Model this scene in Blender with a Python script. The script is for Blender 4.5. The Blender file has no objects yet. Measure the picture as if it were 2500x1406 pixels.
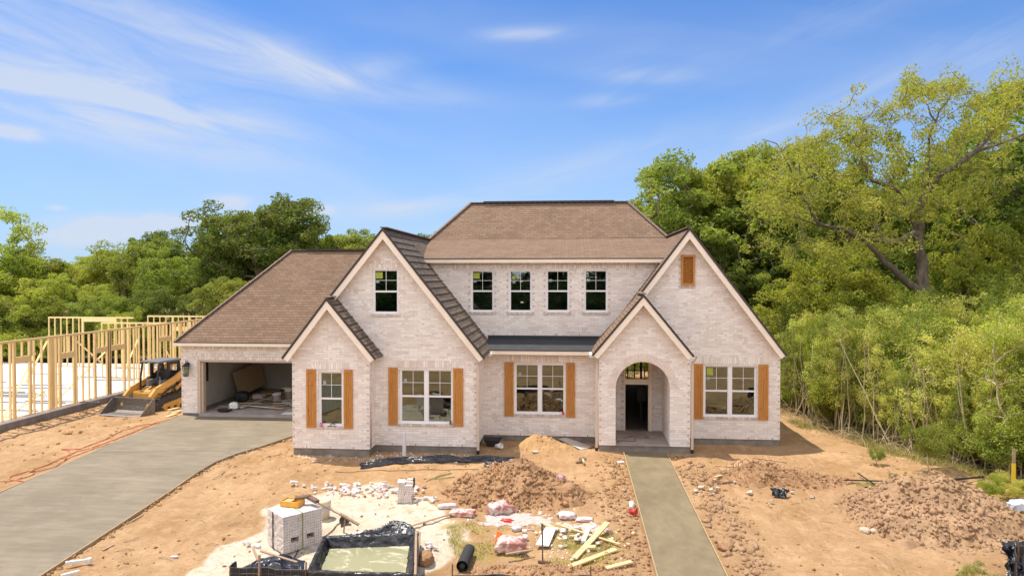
import bpy, bmesh, math, random
import numpy as np
from mathutils import Vector, Matrix, Euler
R = math.radians
random.seed(7)
SC = bpy.context.scene
COL = SC.collection

# ------------------------------------------------------------------ camera, sky, sun, exposure
CAM_H = 5.85; FPX = 1667.0
YAW = math.atan(146/FPX); PIT = math.atan(28/FPX)
cd = bpy.data.cameras.new("camera"); cam = bpy.data.objects.new("camera", cd); COL.objects.link(cam)
cd.sensor_width = 36; cd.lens = 36*FPX/2500; cd.clip_end = 6000; cd.clip_start = .1
cam.location = (0, 0, CAM_H); cam.rotation_euler = (R(90)-PIT, 0, YAW)
SC.camera = cam
SUN_D = Vector((-.364, .13, 1)).normalized()
EL = math.asin(SUN_D.z)
sd = bpy.data.lights.new("sun", 'SUN'); sun = bpy.data.objects.new("sun", sd); COL.objects.link(sun)
sd.energy = 4.2; sd.angle = R(.5); sd.color = (1, .93, .82)
sun.rotation_euler = SUN_D.to_track_quat('Z', 'Y').to_euler(); sun.location = (-20, 20, 60)
SC.view_settings.view_transform = 'Standard'; SC.view_settings.look = 'None'
SC.view_settings.exposure = .46; SC.view_settings.gamma = 1
SKY_STR = .10

class NT:
    """small node-tree helper"""
    def __init__(s, nt): s.nt = nt; nt.nodes.clear()
    def n(s, t, **k):
        d = s.nt.nodes.new(t)
        for a, b in k.items(): setattr(d, a, b)
        return d
    def l(s, a, b): s.nt.links.new(a, b)
    def put(s, sock, v):
        if isinstance(v, bpy.types.NodeSocket): s.l(v, sock)
        elif isinstance(v, (tuple, list)) and len(v) == 3 and sock.type == 'RGBA': sock.default_value = (*v, 1)
        else: sock.default_value = v
    def m(s, op, a, b=None, c=None, clamp=False):
        d = s.n('ShaderNodeMath', operation=op, use_clamp=clamp); s.put(d.inputs[0], a)
        if b is not None: s.put(d.inputs[1], b)
        if c is not None: s.put(d.inputs[2], c)
        return d.outputs[0]
    def mix(s, f, a, b, bt='MIX'):
        d = s.n('ShaderNodeMix', data_type='RGBA', blend_type=bt); s.put(d.inputs[0], f); s.put(d.inputs[6], a); s.put(d.inputs[7], b)
        return d.outputs[2]
    def noise(s, vec, sc, det=4, rough=.55, dist=0, scale3=None):
        if scale3:
            mp = s.n('ShaderNodeMapping'); s.l(vec, mp.inputs[0]); mp.inputs[3].default_value = scale3; vec = mp.outputs[0]
        d = s.n('ShaderNodeTexNoise'); s.l(vec, d.inputs['Vector']); d.inputs['Scale'].default_value = sc
        d.inputs['Detail'].default_value = det; d.inputs['Roughness'].default_value = rough; d.inputs['Distortion'].default_value = dist
        return d.outputs[0]
    def ramp(s, f, stops):
        d = s.n('ShaderNodeValToRGB'); s.l(f, d.inputs[0]); e = d.color_ramp.elements
        while len(e) < len(stops): e.new(.5)
        for q, (p, c) in zip(e, stops):
            q.position = p; q.color = (c, c, c, 1) if not isinstance(c, tuple) else (*c, 1)
        return d.outputs[0]
    def obj(s): return s.n('ShaderNodeTexCoord').outputs['Object']
    def xyz(s, v):
        d = s.n('ShaderNodeSeparateXYZ'); s.l(v, d.inputs[0]); return d.outputs
    def cxyz(s, x, y, z=0.0):
        d = s.n('ShaderNodeCombineXYZ'); s.put(d.inputs[0], x); s.put(d.inputs[1], y); s.put(d.inputs[2], z); return d.outputs[0]
    def bump(s, h, st=.3, dist=.02):
        d = s.n('ShaderNodeBump'); s.l(h, d.inputs['Height']); d.inputs['Strength'].default_value = st; d.inputs['Distance'].default_value = dist
        return d.outputs[0]
    def bsdf(s, col, rough=.8, normal=None, metal=0, spec=.5, **k):
        d = s.n('ShaderNodeBsdfPrincipled'); s.put(d.inputs['Base Color'], col); s.put(d.inputs['Roughness'], rough)
        d.inputs['Metallic'].default_value = metal; d.inputs['Specular IOR Level'].default_value = spec
        if normal is not None: s.l(normal, d.inputs['Normal'])
        return d.outputs[0]
    def out(s, sh):
        o = s.n('ShaderNodeOutputMaterial'); s.l(sh, o.inputs[0])

# world
W = bpy.data.worlds.new("World"); SC.world = W; W.use_nodes = True
t = NT(W.node_tree)
sky = t.n('ShaderNodeTexSky', sky_type='NISHITA'); sky.sun_disc = False
sky.sun_elevation = EL; sky.sun_rotation = math.atan2(SUN_D.x, SUN_D.y)
sky.air_density = 1.0; sky.dust_density = .15; sky.ozone_density = 2.5; sky.altitude = 0
gen = t.n('ShaderNodeTexCoord').outputs['Generated']
x, y, z = t.xyz(gen)
az = t.m('ARCTAN2', x, y); el = t.m('ARCSINE', z)
def blobm(px, py, wx, wy, ang=0, amp=1.0):
    a0 = math.atan((px-1250)/FPX)-YAW; e0 = math.atan((675-py)/FPX)*math.cos(a0+YAW)
    du = t.m('SUBTRACT', az, a0); dv = t.m('SUBTRACT', el, e0)
    c, s_ = math.cos(R(ang)), math.sin(R(ang))
    p = t.m('DIVIDE', t.m('ADD', t.m('MULTIPLY', du, c), t.m('MULTIPLY', dv, s_)), wx/FPX)
    q = t.m('DIVIDE', t.m('SUBTRACT', t.m('MULTIPLY', dv, c), t.m('MULTIPLY', du, s_)), wy/FPX)
    r2 = t.m('ADD', t.m('MULTIPLY', p, p), t.m('MULTIPLY', q, q))
    return t.m('MULTIPLY', t.m('POWER', 2.718, t.m('MULTIPLY', r2, -1.0)), amp)
uv = t.cxyz(az, el)
def rotnoise(ang, sx, sy, sc, det=6, rough=.6, dist=.6, off=0):
    mp = t.n('ShaderNodeMapping', vector_type='POINT'); t.l(uv, mp.inputs[0]); mp.inputs[2].default_value = (0, 0, R(ang)); mp.inputs[1].default_value = (off, off, 0)
    return t.noise(mp.outputs[0], sc, det, rough, dist, (sx, sy, 1))
n1 = rotnoise(12, 1, 4.5, 4.0, 8, .62, .9)
n2 = rotnoise(-14, 1, 5.5, 3.2, 8, .6, .7, 3.3)
n3 = rotnoise(0, 1, 1.6, 22, 7, .62, .4, 1.7)
wisp = t.ramp(n1, [(.36, 0.0), (.74, 1.0)]); wisp2 = t.ramp(n2, [(.40, 0.0), (.80, 1.0)]); cum = t.ramp(n3, [(.38, 0.0), (.62, 1.0)])
left = None
for a in [(120, 130, 520, 120, -14, 1.1), (420, 60, 420, 60, -14, .6), (700, 150, 420, 42, -9, .9), (905, 172, 95, 26, 12, .8), (300, 255, 330, 26, -3, 1.0), (150, 290, 260, 30, -8, .5), (80, 210, 400, 60, -12, .7)]:
    b = blobm(*a); left = b if left is None else t.m('ADD', left, b)
right = None
for a in [(1280, 88, 95, 15, 1, 1.1), (1600, 190, 120, 20, -4, .9), (1490, 248, 70, 17, 2, .8), (1500, 390, 520, 45, 12, .75), (2250, 250, 420, 45, 14, .6), (2000, 60, 520, 60, 8, .35), (1000, 505, 200, 22, 4, .6), (2380, 120, 200, 50, 14, .5)]:
    b = blobm(*a); right = b if right is None else t.m('ADD', right, b)
low = None
for a in [(215, 570, 85, 28, 4, 1.2), (330, 552, 95, 22, 4, 1.1), (430, 545, 60, 16, 0, .9), (560, 495, 45, 16, 0, 1.0), (25, 323, 60, 12, 0, 1.1), (790, 515, 35, 12, 0, .8), (140, 508, 16, 5, 0, .8)]:
    b = blobm(*a); low = b if low is None else t.m('ADD', low, b)
cm = t.m('MULTIPLY', t.m('MULTIPLY', left, .82), t.m('ADD', t.m('MULTIPLY', wisp, .9), .22))
cm = t.m('ADD', cm, t.m('MULTIPLY', right, t.m('ADD', t.m('MULTIPLY', wisp2, .9), .2)))
cm = t.m('ADD', cm, t.m('MULTIPLY', low, t.m('ADD', t.m('MULTIPLY', cum, .9), .6)))
veil = t.m('MULTIPLY', t.ramp(rotnoise(10, 1, 3, 1.6, 5, .5, .5, 9), [(.42, 0.0), (.8, 1.0)]), .3)
cm = t.m('ADD', cm, veil)
cm = t.m('MINIMUM', t.m('MULTIPLY', cm, .84), .84, clamp=True)
hz = t.m('POWER', t.m('SUBTRACT', 1.0, t.m('ABSOLUTE', z), clamp=True), 5.0)
skyc = t.mix(1.0, sky.outputs[0], (.38, .74, 1.20), 'MULTIPLY')
skyc = t.mix(t.m('MULTIPLY', hz, .9), skyc, (3.8, 5.1, 6.9))
skyc = t.mix(cm, skyc, (4.9, 5.4, 6.4))
# added bright cloud behind the viewpoint, out of view, to fill the shaded facade
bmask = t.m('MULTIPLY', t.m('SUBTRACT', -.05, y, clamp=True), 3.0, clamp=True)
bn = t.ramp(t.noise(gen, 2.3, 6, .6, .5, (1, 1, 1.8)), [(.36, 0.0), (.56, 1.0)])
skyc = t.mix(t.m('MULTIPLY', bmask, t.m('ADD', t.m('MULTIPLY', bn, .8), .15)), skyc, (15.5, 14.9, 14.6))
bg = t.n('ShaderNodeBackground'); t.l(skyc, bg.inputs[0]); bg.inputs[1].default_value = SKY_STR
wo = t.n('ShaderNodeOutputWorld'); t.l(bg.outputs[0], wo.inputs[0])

# ------------------------------------------------------------------ helpers
def base(y):
    """height of the yard: level round the house, falling gently towards the street"""
    y = np.asarray(y, float)
    return -.22 - .026*np.clip(23.5-y, 0, 23)
ROT = cam.rotation_euler.to_matrix()
def ray(px, py): return ROT @ Vector(((px-1250)/FPX, -(py-703)/FPX, -1))
def G(px, py, dz=0.0):
    """where the sight line through a measured photo point meets the yard"""
    r = ray(px, py); zz = -.3
    for _ in range(8):
        k = (zz-CAM_H)/r.z; zz = float(base(r.y*k))+dz
    return Vector((r.x*k, r.y*k, zz))
def Zp(px, py, z):
    r = ray(px, py); k = (z-CAM_H)/r.z; return Vector((r.x*k, r.y*k, z))
def Yp(px, py, Y):
    r = ray(px, py); k = Y/r.y; return Vector((r.x*k, Y, CAM_H+r.z*k))
def mat(name):
    m = bpy.data.materials.new(name); m.use_nodes = True; return m, NT(m.node_tree)
def tag(o, label=None, cat=None, group=None, kind=None):
    if label: o['label'] = label
    if cat: o['category'] = cat
    if group: o['group'] = group
    if kind: o['kind'] = kind
    return o
def empty(name, loc, rz=0, label=None, cat=None, group=None):
    o = bpy.data.objects.new(name, None); COL.objects.link(o); o.location = loc; o.rotation_euler = (0, 0, rz); o.empty_display_size = .2
    return tag(o, label, cat, group)
def link(name, me, m, parent=None, world=False, loc=None):
    o = bpy.data.objects.new(name, me); COL.objects.link(o)
    if m is not None:
        for mm in (m if isinstance(m, (list, tuple)) else [m]): me.materials.append(mm)
    if parent is not None:
        o.parent = parent
        if world: o.matrix_parent_inverse = (Matrix.Translation(parent.location) @ parent.rotation_euler.to_matrix().to_4x4()).inverted()
    if loc is not None: o.location = loc
    return o
def npmesh(name, V, F, smooth=False):
    """mesh from arrays; F is (n,3) or (n,4)"""
    V = np.asarray(V, np.float32); F = np.asarray(F, np.int32); k = F.shape[1]
    me = bpy.data.meshes.new(name); me.vertices.add(len(V)); me.vertices.foreach_set('co', V.ravel())
    me.loops.add(F.size); me.loops.foreach_set('vertex_index', F.ravel())
    me.polygons.add(len(F)); me.polygons.foreach_set('loop_start', np.arange(0, F.size, k, dtype=np.int32)); me.polygons.foreach_set('loop_total', np.full(len(F), k, np.int32))
    if smooth: me.polygons.foreach_set('use_smooth', np.ones(len(F), bool))
    me.update(calc_edges=True); return me

class MB:
    def __init__(s): s.v = []; s.f = []; s.uv = []; s.ch = []
    def add(s, vs, fs, uvs=None):
        s.ch.append((list(vs), list(fs))); b = len(s.v); s.v += [tuple(p) for p in vs]
        for i, f in enumerate(fs):
            s.f.append(tuple(b+k for k in f)); s.uv.append(uvs[i] if uvs else [(0, 0)]*len(f))
    def box(s, x0, x1, y0, y1, z0, z1, M=None):
        vs = [Vector((x, y, z)) for z in (z0, z1) for y in (y0, y1) for x in (x0, x1)]
        if M is not None: vs = [M @ p for p in vs]
        s.add(vs, [(0, 2, 3, 1), (4, 5, 7, 6), (0, 1, 5, 4), (2, 6, 7, 3), (0, 4, 6, 2), (1, 3, 7, 5)])
    def bar(s, a, b, w, h, up=(0, 0, 1)):
        """a board of width w and height h from a to b"""
        a = Vector(a); b = Vector(b); d = (b-a); L = d.length; d.normalize(); up = Vector(up)
        sd_ = d.cross(up)
        if sd_.length < 1e-4: sd_ = d.cross(Vector((1, 0, 0)))
        sd_.normalize(); u = sd_.cross(d)
        M = Matrix((sd_, d, u)).transposed().to_4x4(); M.translation = a
        s.box(-w/2, w/2, 0, L, -h/2, h/2, M)
    def prism(s, pts, vec):
        n = len(pts); vec = Vector(vec); P = [Vector(p) for p in pts]; Q = [p+vec for p in P]
        s.add(P+Q, [tuple(range(n))[::-1], tuple(range(n, 2*n))]+[(i, (i+1) % n, n+(i+1) % n, n+i) for i in range(n)])
    def cyl(s, a, b, r0, r1=None, n=12, cap=True):
        if r1 is None: r1 = r0
        a = Vector(a); b = Vector(b); d = (b-a).normalized(); x = d.orthogonal().normalized(); y = d.cross(x)
        vs = [p+(x*math.cos(2*math.pi*i/n)+y*math.sin(2*math.pi*i/n))*r for p, r in ((a, r0), (b, r1)) for i in range(n)]
        fs = [(i, (i+1) % n, n+(i+1) % n, n+i) for i in range(n)]
        if cap: fs += [tuple(range(n))[::-1], tuple(range(n, 2*n))]
        s.add(vs, fs)
    def tube(s, P, r, n=6):
        P = [Vector(p) for p in P]; rs = r if isinstance(r, (list, tuple)) else [r]*len(P); rings = []; x = None
        for i, p in enumerate(P):
            d = (P[min(i+1, len(P)-1)]-P[max(i-1, 0)]).normalized()
            x = (d.orthogonal() if x is None else (x-d*x.dot(d))).normalized(); y = d.cross(x)
            rings += [p+(x*math.cos(2*math.pi*k/n)+y*math.sin(2*math.pi*k/n))*rs[i] for k in range(n)]
        fs = [(i*n+k, i*n+(k+1) % n, (i+1)*n+(k+1) % n, (i+1)*n+k) for i in range(len(P)-1) for k in range(n)]
        fs += [tuple(range(n))[::-1], tuple(range((len(P)-1)*n, len(P)*n))]
        s.add(rings, fs)
    def lathe(s, prof, c=(0, 0, 0), n=20):
        c = Vector(c); vs = [c+Vector((r*math.cos(2*math.pi*k/n), r*math.sin(2*math.pi*k/n), z)) for r, z in prof for k in range(n)]
        s.add(vs, [(i*n+k, i*n+(k+1) % n, (i+1)*n+(k+1) % n, (i+1)*n+k) for i in range(len(prof)-1) for k in range(n)])
    def build(s, name, m, parent=None, world=False, smooth=False, bevel=0, loc=None, rot=None):
        me = bpy.data.meshes.new(name); me.from_pydata(s.v, [], s.f)
        ul = me.uv_layers.new(name='UVMap'); k = 0
        for u in s.uv:
            for q in u: ul.data[k].uv = q; k += 1
        me.update()
        bm = bmesh.new(); bm.from_mesh(me); bmesh.ops.recalc_face_normals(bm, faces=bm.faces); bm.to_mesh(me); bm.free()
        if smooth: me.polygons.foreach_set('use_smooth', [True]*len(me.polygons))
        o = link(name, me, m, parent, world)
        if bevel:
            b = o.modifiers.new('bevel', 'BEVEL'); b.width = bevel; b.segments = 2; b.limit_method = 'ANGLE'
        if loc is not None: o.location = loc
        if rot is not None: o.rotation_euler = rot
        return o
def copy_tree(o, parent=None, **kw):
    c = o.copy(); COL.objects.link(c)
    if parent is not None: c.parent = parent
    for ch in list(o.children): copy_tree(ch, c)
    return c

# value noise (numpy)
def vnoise(x, y, seed=0):
    x = np.asarray(x, float); y = np.asarray(y, float)
    xi = np.floor(x).astype(np.int64); yi = np.floor(y).astype(np.int64); fx = x-xi; fy = y-yi
    fx = fx*fx*(3-2*fx); fy = fy*fy*(3-2*fy)
    def h(a, b):
        k = (a*374761393+b*668265263+seed*974634777) & 0xFFFFFFFF
        k = ((k ^ (k >> 13))*1274126177) & 0xFFFFFFFF
        return ((k ^ (k >> 16)) & 0xFFFF)/65535.0
    return (h(xi, yi)*(1-fx)+h(xi+1, yi)*fx)*(1-fy)+(h(xi, yi+1)*(1-fx)+h(xi+1, yi+1)*fx)*fy
def fbm(x, y, oct=4, seed=0, gain=.5):
    a = 1; s = 0; n = 0
    for i in range(oct):
        s = s+a*(vnoise(x*2**i, y*2**i, seed+i)-.5); n += a; a *= gain
    return s/n
def inpoly(x, y, P):
    r = np.zeros(np.shape(x), bool); n = len(P)
    for i in range(n):
        x0, y0 = P[i][:2]; x1, y1 = P[(i+1) % n][:2]
        c = ((y0 > y) != (y1 > y)); r ^= c & (x < (x1-x0)*(y-y0)/((y1-y0) or 1e-9)+x0)
    return r
def pdist(x, y, P, closed=True):
    d = np.full(np.shape(x), 1e9); n = len(P)
    for i in range(n if closed else n-1):
        x0, y0 = P[i][:2]; x1, y1 = P[(i+1) % n][:2]; dx, dy = x1-x0, y1-y0
        k = np.clip(((x-x0)*dx+(y-y0)*dy)/(dx*dx+dy*dy+1e-9), 0, 1)
        d = np.minimum(d, np.hypot(x-x0-k*dx, y-y0-k*dy))
    return d
def smst(a, b, v): v = np.clip((v-a)/(b-a), 0, 1); return v*v*(3-2*v)

# ------------------------------------------------------------------ materials
def simple(name, col, rough=.7, var=.15, sc=6, metal=0, bump=0, spec=.4, s3=None):
    m, t = mat(name); v = t.obj(); n = t.noise(v, sc, 5, .6, 0, s3)
    f = t.ramp(n, [(.3, 0.0), (.7, 1.0)])
    c = t.mix(f, tuple(q*(1-var) for q in col), tuple(min(1, q*(1+var)) for q in col))
    t.out(t.bsdf(c, rough, t.bump(n, bump, .01) if bump else None, metal, spec)); return m
def brick_mat(name, kind='wall'):
    m, t = mat(name); v = t.obj(); X, Y, Z = t.xyz(v); u = t.m('ADD', X, Y)
    vec = t.cxyz(u, Z) if kind == 'wall' else t.cxyz(Z, u)
    b = t.n('ShaderNodeTexBrick'); t.l(vec, b.inputs['Vector']); b.offset = .5 if kind == 'wall' else 0
    b.inputs['Scale'].default_value = 1; b.inputs['Brick Width'].default_value = .3; b.inputs['Row Height'].default_value = .082
    b.inputs['Mortar Size'].default_value = .006; b.inputs['Mortar Smooth'].default_value = .2
    b.inputs['Color1'].default_value = (0, 0, 0, 1); b.inputs['Color2'].default_value = (1, 1, 1, 1); b.inputs['Mortar'].default_value = (.5, .5, .5, 1)
    rnd = t.ramp(b.outputs[0], [(0, 0.0), (1, 1.0)])
    patch = t.ramp(t.noise(v, 1.1, 4, .6, .3), [(.35, 0.0), (.68, 1.0)])
    smear = t.ramp(t.noise(v, 1.0, 6, .7, .2, (4, 4, 16)), [(.35, 0.0), (.68, 1.0)])
    if kind == 'sill': c = t.mix(rnd, (.34, .26, .21), (.66, .55, .47))
    else:
        c = t.mix(rnd, (.72, .62, .555), (.93, .88, .825)) if kind == 'wall' else t.mix(rnd, (.62, .51, .44), (.95, .90, .84))
        tan = t.m('GREATER_THAN', t.m('MULTIPLY', rnd, t.noise(v, 3.1, 2, .5)), .49)
        c = t.mix(t.m('MULTIPLY', tan, .6), c, (.50, .36, .27))
    c = t.mix(t.m('MULTIPLY', smear, .42), c, (.93, .885, .83))
    c = t.mix(t.m('MULTIPLY', patch, .25), c, (.76, .66, .61))
    c = t.mix(t.m('MULTIPLY', b.outputs[1], .7), c, (.62, .53, .45) if kind == 'wall' else (.48, .39, .32))
    hgt = t.m('ADD', t.m('MULTIPLY', b.outputs[1], -1.0), t.m('MULTIPLY', smear, .35))
    t.out(t.bsdf(c, .92, t.bump(hgt, .55, .012), spec=.2)); return m
M = {}
M['brick'] = brick_mat('whitewashed_brick'); M['soldier'] = brick_mat('soldier_brick', 'sold'); M['sill'] = brick_mat('sill_brick', 'sill')
def shingle(name, dark, light):
    m, t = mat(name); uvn = t.n('ShaderNodeTexCoord').outputs['UV']
    b = t.n('ShaderNodeTexBrick'); t.l(uvn, b.inputs['Vector']); b.offset = .37; b.squash = 1
    b.inputs['Scale'].default_value = 1; b.inputs['Brick Width'].default_value = .31; b.inputs['Row Height'].default_value = .145
    b.inputs['Mortar Size'].default_value = .007; b.inputs['Mortar Smooth'].default_value = .3
    b.inputs['Color1'].default_value = (0, 0, 0, 1); b.inputs['Color2'].default_value = (1, 1, 1, 1); b.inputs['Mortar'].default_value = (0, 0, 0, 1)
    rn = b.outputs[0]; big = t.noise(uvn, .7, 4, .6); fine = t.noise(uvn, 60, 3, .7); mid = t.noise(uvn, 4, 4, .65, 0, (1, 2.5, 1))
    c = t.mix(rn, dark, light)
    c = t.mix(t.m('MULTIPLY', t.ramp(mid, [(.4, 0.0), (.7, 1.0)]), .35), c, tuple(q*.72 for q in dark))
    c = t.mix(t.m('MULTIPLY', t.ramp(big, [(.35, 0.0), (.7, 1.0)]), .3), c, tuple(min(1, q*1.2) for q in light))
    c = t.mix(t.m('MULTIPLY', fine, .5), c, tuple(q*.8 for q in light))
    c = t.mix(t.m('MULTIPLY', b.outputs[1], .85), c, tuple(q*.30 for q in dark))
    _a, v2, _b = t.xyz(uvn); ln = t.m('LESS_THAN', t.m('FRACT', t.m('DIVIDE', v2, .145)), .16); c = t.mix(t.m('MULTIPLY', ln, t.m('ADD', t.m('MULTIPLY', t.noise(uvn, 3, 3, .7, 0, (1, 3, 1)), .9), .05)), c, tuple(q*.45 for q in dark))
    _, vv, _z = t.xyz(uvn); saw = t.m('FRACT', t.m('DIVIDE', vv, .145))
    h = t.m('ADD', t.m('MULTIPLY', saw, -1.0), t.m('MULTIPLY', t.m('ADD', rn, fine), .4))
    t.out(t.bsdf(c, .95, t.bump(h, .5, .012), spec=.15)); return m
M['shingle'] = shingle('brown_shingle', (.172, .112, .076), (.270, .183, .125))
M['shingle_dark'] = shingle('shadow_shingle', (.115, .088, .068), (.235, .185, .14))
M['drip'] = simple('dark_drip_edge', (.055, .042, .036), .6)
M['membrane'] = simple('black_membrane', (.030, .034, .040), .6, .2, 3, spec=.4)
M['trim'] = simple('cream_trim', (.88, .76, .63), .55, .05, 2)
M['soffit'] = simple('cream_soffit', (.82, .66, .46), .7, .05, 2)
M['gutter'] = simple('cream_gutter', (.62, .50, .40), .45, .05, 2)
M['vinyl'] = simple('white_vinyl', (.84, .82, .82), .4, .03, 2)
M['found'] = simple('foundation_concrete', (.215, .185, .155), .9, .28, 3, bump=.3)
M['drywall'] = simple('grey_drywall', (.60, .56, .50), .9, .08, 1.5)
M['dark'] = simple('dark_interior', (.035, .030, .026), .9)
M['black'] = simple('black_metal', (.02, .02, .022), .45)
M['steel'] = simple('worn_steel', (.19, .165, .14), .5, .4, 9, metal=.4, s3=(1, 1, 3))
M['rust'] = simple('rusty_steel', (.18, .10, .065), .8, .3, 12)
M['yellow'] = simple('machine_yellow', (.60, .33, .08), .45, .14, 5)
M['rubber'] = simple('track_rubber', (.05, .045, .042), .85, .4, 7, bump=.4)
M['redpaint'] = simple('red_decal', (.42, .04, .025), .5)
M['white'] = simple('white_plastic', (.80, .78, .75), .5, .05)
M['pvc'] = simple('grey_white_pvc', (.72, .70, .68), .5, .05)
M['creamp'] = simple('cream_plastic', (.78, .67, .47), .5, .08)
M['orange_cord'] = simple('orange_rubber', (.55, .16, .07), .6, .2)
M['green_hose'] = simple('pale_green_hose', (.42, .58, .42), .5)
M['fabric'] = simple('black_geotextile', (.035, .033, .033), .85, .35, 40)
M['ply'] = simple('plywood', (.50, .36, .20), .8, .15, 3, s3=(1, 8, 1))
M['orange'] = simple('orange_plastic', (.80, .17, .04), .5)
M['red'] = simple('red_plastic', (.62, .03, .03), .45)
M['pink'] = simple('pink_plastic', (.65, .20, .33), .5)
M['green'] = simple('weathered_green', (.25, .28, .10), .7)
M['levely'] = simple('amber_plastic', (.75, .38, .05), .45)
M['straw'] = simple('dry_root', (.40, .27, .16), .9, .3, 9)
M['sheet'] = simple('galvanised_sheet', (.42, .38, .34), .45, .1)
def sack_mat(name, a, b):
    m, t = mat(name); v = t.obj(); n = t.noise(v, 5, 5, .7, .6); f = t.ramp(n, [(.44, 0.0), (.54, 1.0)])
    t.out(t.bsdf(t.mix(f, a, b), .8, t.bump(n, .6, .05), spec=.3)); return m
M['sack'] = sack_mat('paper_sack', (.66, .55, .49), (.46, .20, .17))
M['sackw'] = sack_mat('white_sack', (.68, .62, .57), (.55, .44, .41))
def lumber(name, a, b, ax=(1, 1, 10)):
    m, t = mat(name); v = t.obj(); n = t.noise(v, 3, 6, .65, .5, ax); n2 = t.noise(v, 1.2, 3, .5)
    c = t.mix(t.ramp(n, [(.3, 0.0), (.7, 1.0)]), a, b); c = t.mix(t.m('MULTIPLY', n2, .4), c, tuple(q*.8 for q in b))
    t.out(t.bsdf(c, .75, t.bump(n, .2, .005), spec=.3)); return m
M['stud'] = lumber('pine_stud', (.90, .70, .35), (.76, .53, .22), (9, 9, 1))
M['lumber'] = lumber('pine_plank', (.80, .62, .34), (.62, .45, .20), (2, 9, 9))
M['oldwood'] = lumber('weathered_plank', (.46, .33, .22), (.30, .20, .13), (3, 9, 9))
def cedar():
    m, t = mat('stained_cedar'); v = t.obj(); n = t.noise(v, 2.2, 6, .7, 1.2, (14, 14, 1.2))
    c = t.mix(t.ramp(n, [(.3, 0.0), (.72, 1.0)]), (.39, .155, .035), (.62, .285, .068))
    vo = t.n('ShaderNodeTexVoronoi'); X, Y, Z = t.xyz(v); t.l(t.cxyz(t.m('MULTIPLY', X, 7.0), t.m('MULTIPLY', Z, 3.6)), vo.inputs['Vector']); vo.inputs['Scale'].default_value = 1
    k = t.m('LESS_THAN', vo.outputs['Distance'], .11)
    c = t.mix(t.m('MULTIPLY', k, .8), c, (.11, .035, .01))
    t.out(t.bsdf(c, .6, t.bump(n, .2, .004), spec=.3)); return m
M['cedar'] = cedar()
def glass():
    m, t = mat('window_glass')
    fr = t.n('ShaderNodeFresnel'); fr.inputs[0].default_value = 1.5
    tr = t.n('ShaderNodeBsdfTransparent'); tr.inputs[0].default_value = (.50, .56, .50, 1)
    nz = t.noise(t.obj(), 1.6, 2, .4)
    gl = t.n('ShaderNodeBsdfGlossy'); gl.inputs[0].default_value = (.85, .92, .85, 1); gl.inputs[1].default_value = .012
    t.l(t.bump(nz, .10, .02), gl.inputs['Normal'])
    mx = t.n('ShaderNodeMixShader'); t.l(t.m('ADD', t.m('MULTIPLY', fr.outputs[0], 1.6), .10, clamp=True), mx.inputs[0]); t.l(tr.outputs[0], mx.inputs[1]); t.l(gl.outputs[0], mx.inputs[2])
    t.out(mx.outputs[0]); return m
M['glass'] = glass()
def concrete(name, a, b, s3, joint=None):
    m, t = mat(name); v = t.obj(); n1 = t.noise(v, .8, 5, .6, .4); n2 = t.noise(v, 1.6, 6, .65, .2, s3); n3 = t.noise(v, 40, 3, .6)
    c = t.mix(t.ramp(n1, [(.35, 0.0), (.7, 1.0)]), a, b)
    c = t.mix(t.m('MULTIPLY', t.ramp(n2, [(.42, 0.0), (.75, 1.0)]), .55), c, tuple(min(1, q*1.34) for q in b))
    n4 = t.noise(v, .45, 4, .7, .8); c = t.mix(t.m('MULTIPLY', t.ramp(n4, [(.46, 0.0), (.62, 1.0)]), .35), c, tuple(q*.78 for q in a))
    c = t.mix(t.m('MULTIPLY', t.ramp(n2, [(.25, 1.0), (.45, 0.0)]), .35), c, tuple(q*.82 for q in a))
    c = t.mix(t.m('MULTIPLY', n3, .2), c, tuple(q*.85 for q in a))
    t.out(t.bsdf(c, .85, t.bump(n3, .15, .003), spec=.25)); return m
M['drive'] = concrete('driveway_concrete', (.20, .165, .112), (.26, .215, .15), (.6, 3.2, 1))
M['walk'] = concrete('walk_concrete', (.185, .145, .083), (.235, .185, .11), (2, 1, 1))
M['slab'] = simple('white_slab', (.86, .83, .80), .8, .04, 1.5)
M['porchfloor'] = simple('porch_concrete', (.33, .27, .24), .85, .2, 3)
def plastic():
    m, t = mat('black_poly_sheet'); v = t.obj(); n = t.noise(v, 3.2, 4, .5, 1.6)
    c = t.mix(t.ramp(n, [(.5, 0.0), (.75, 1.0)]), (.018, .018, .022), (.07, .066, .07))
    t.out(t.bsdf(c, .28, t.bump(n, .8, .06), spec=.6)); return m
M['poly'] = plastic()
def pond():
    m, t = mat('murky_water'); v = t.obj(); n = t.noise(v, 1.5, 6, .7, 1.0); f = t.ramp(n, [(.50, 0.0), (.57, 1.0)])
    c = t.mix(f, (.31, .30, .17), (.56, .52, .36)); t.out(t.bsdf(c, .14, t.bump(t.noise(v, 7, 3, .5), .08, .01), spec=.5)); return m
M['pond'] = pond()
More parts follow.
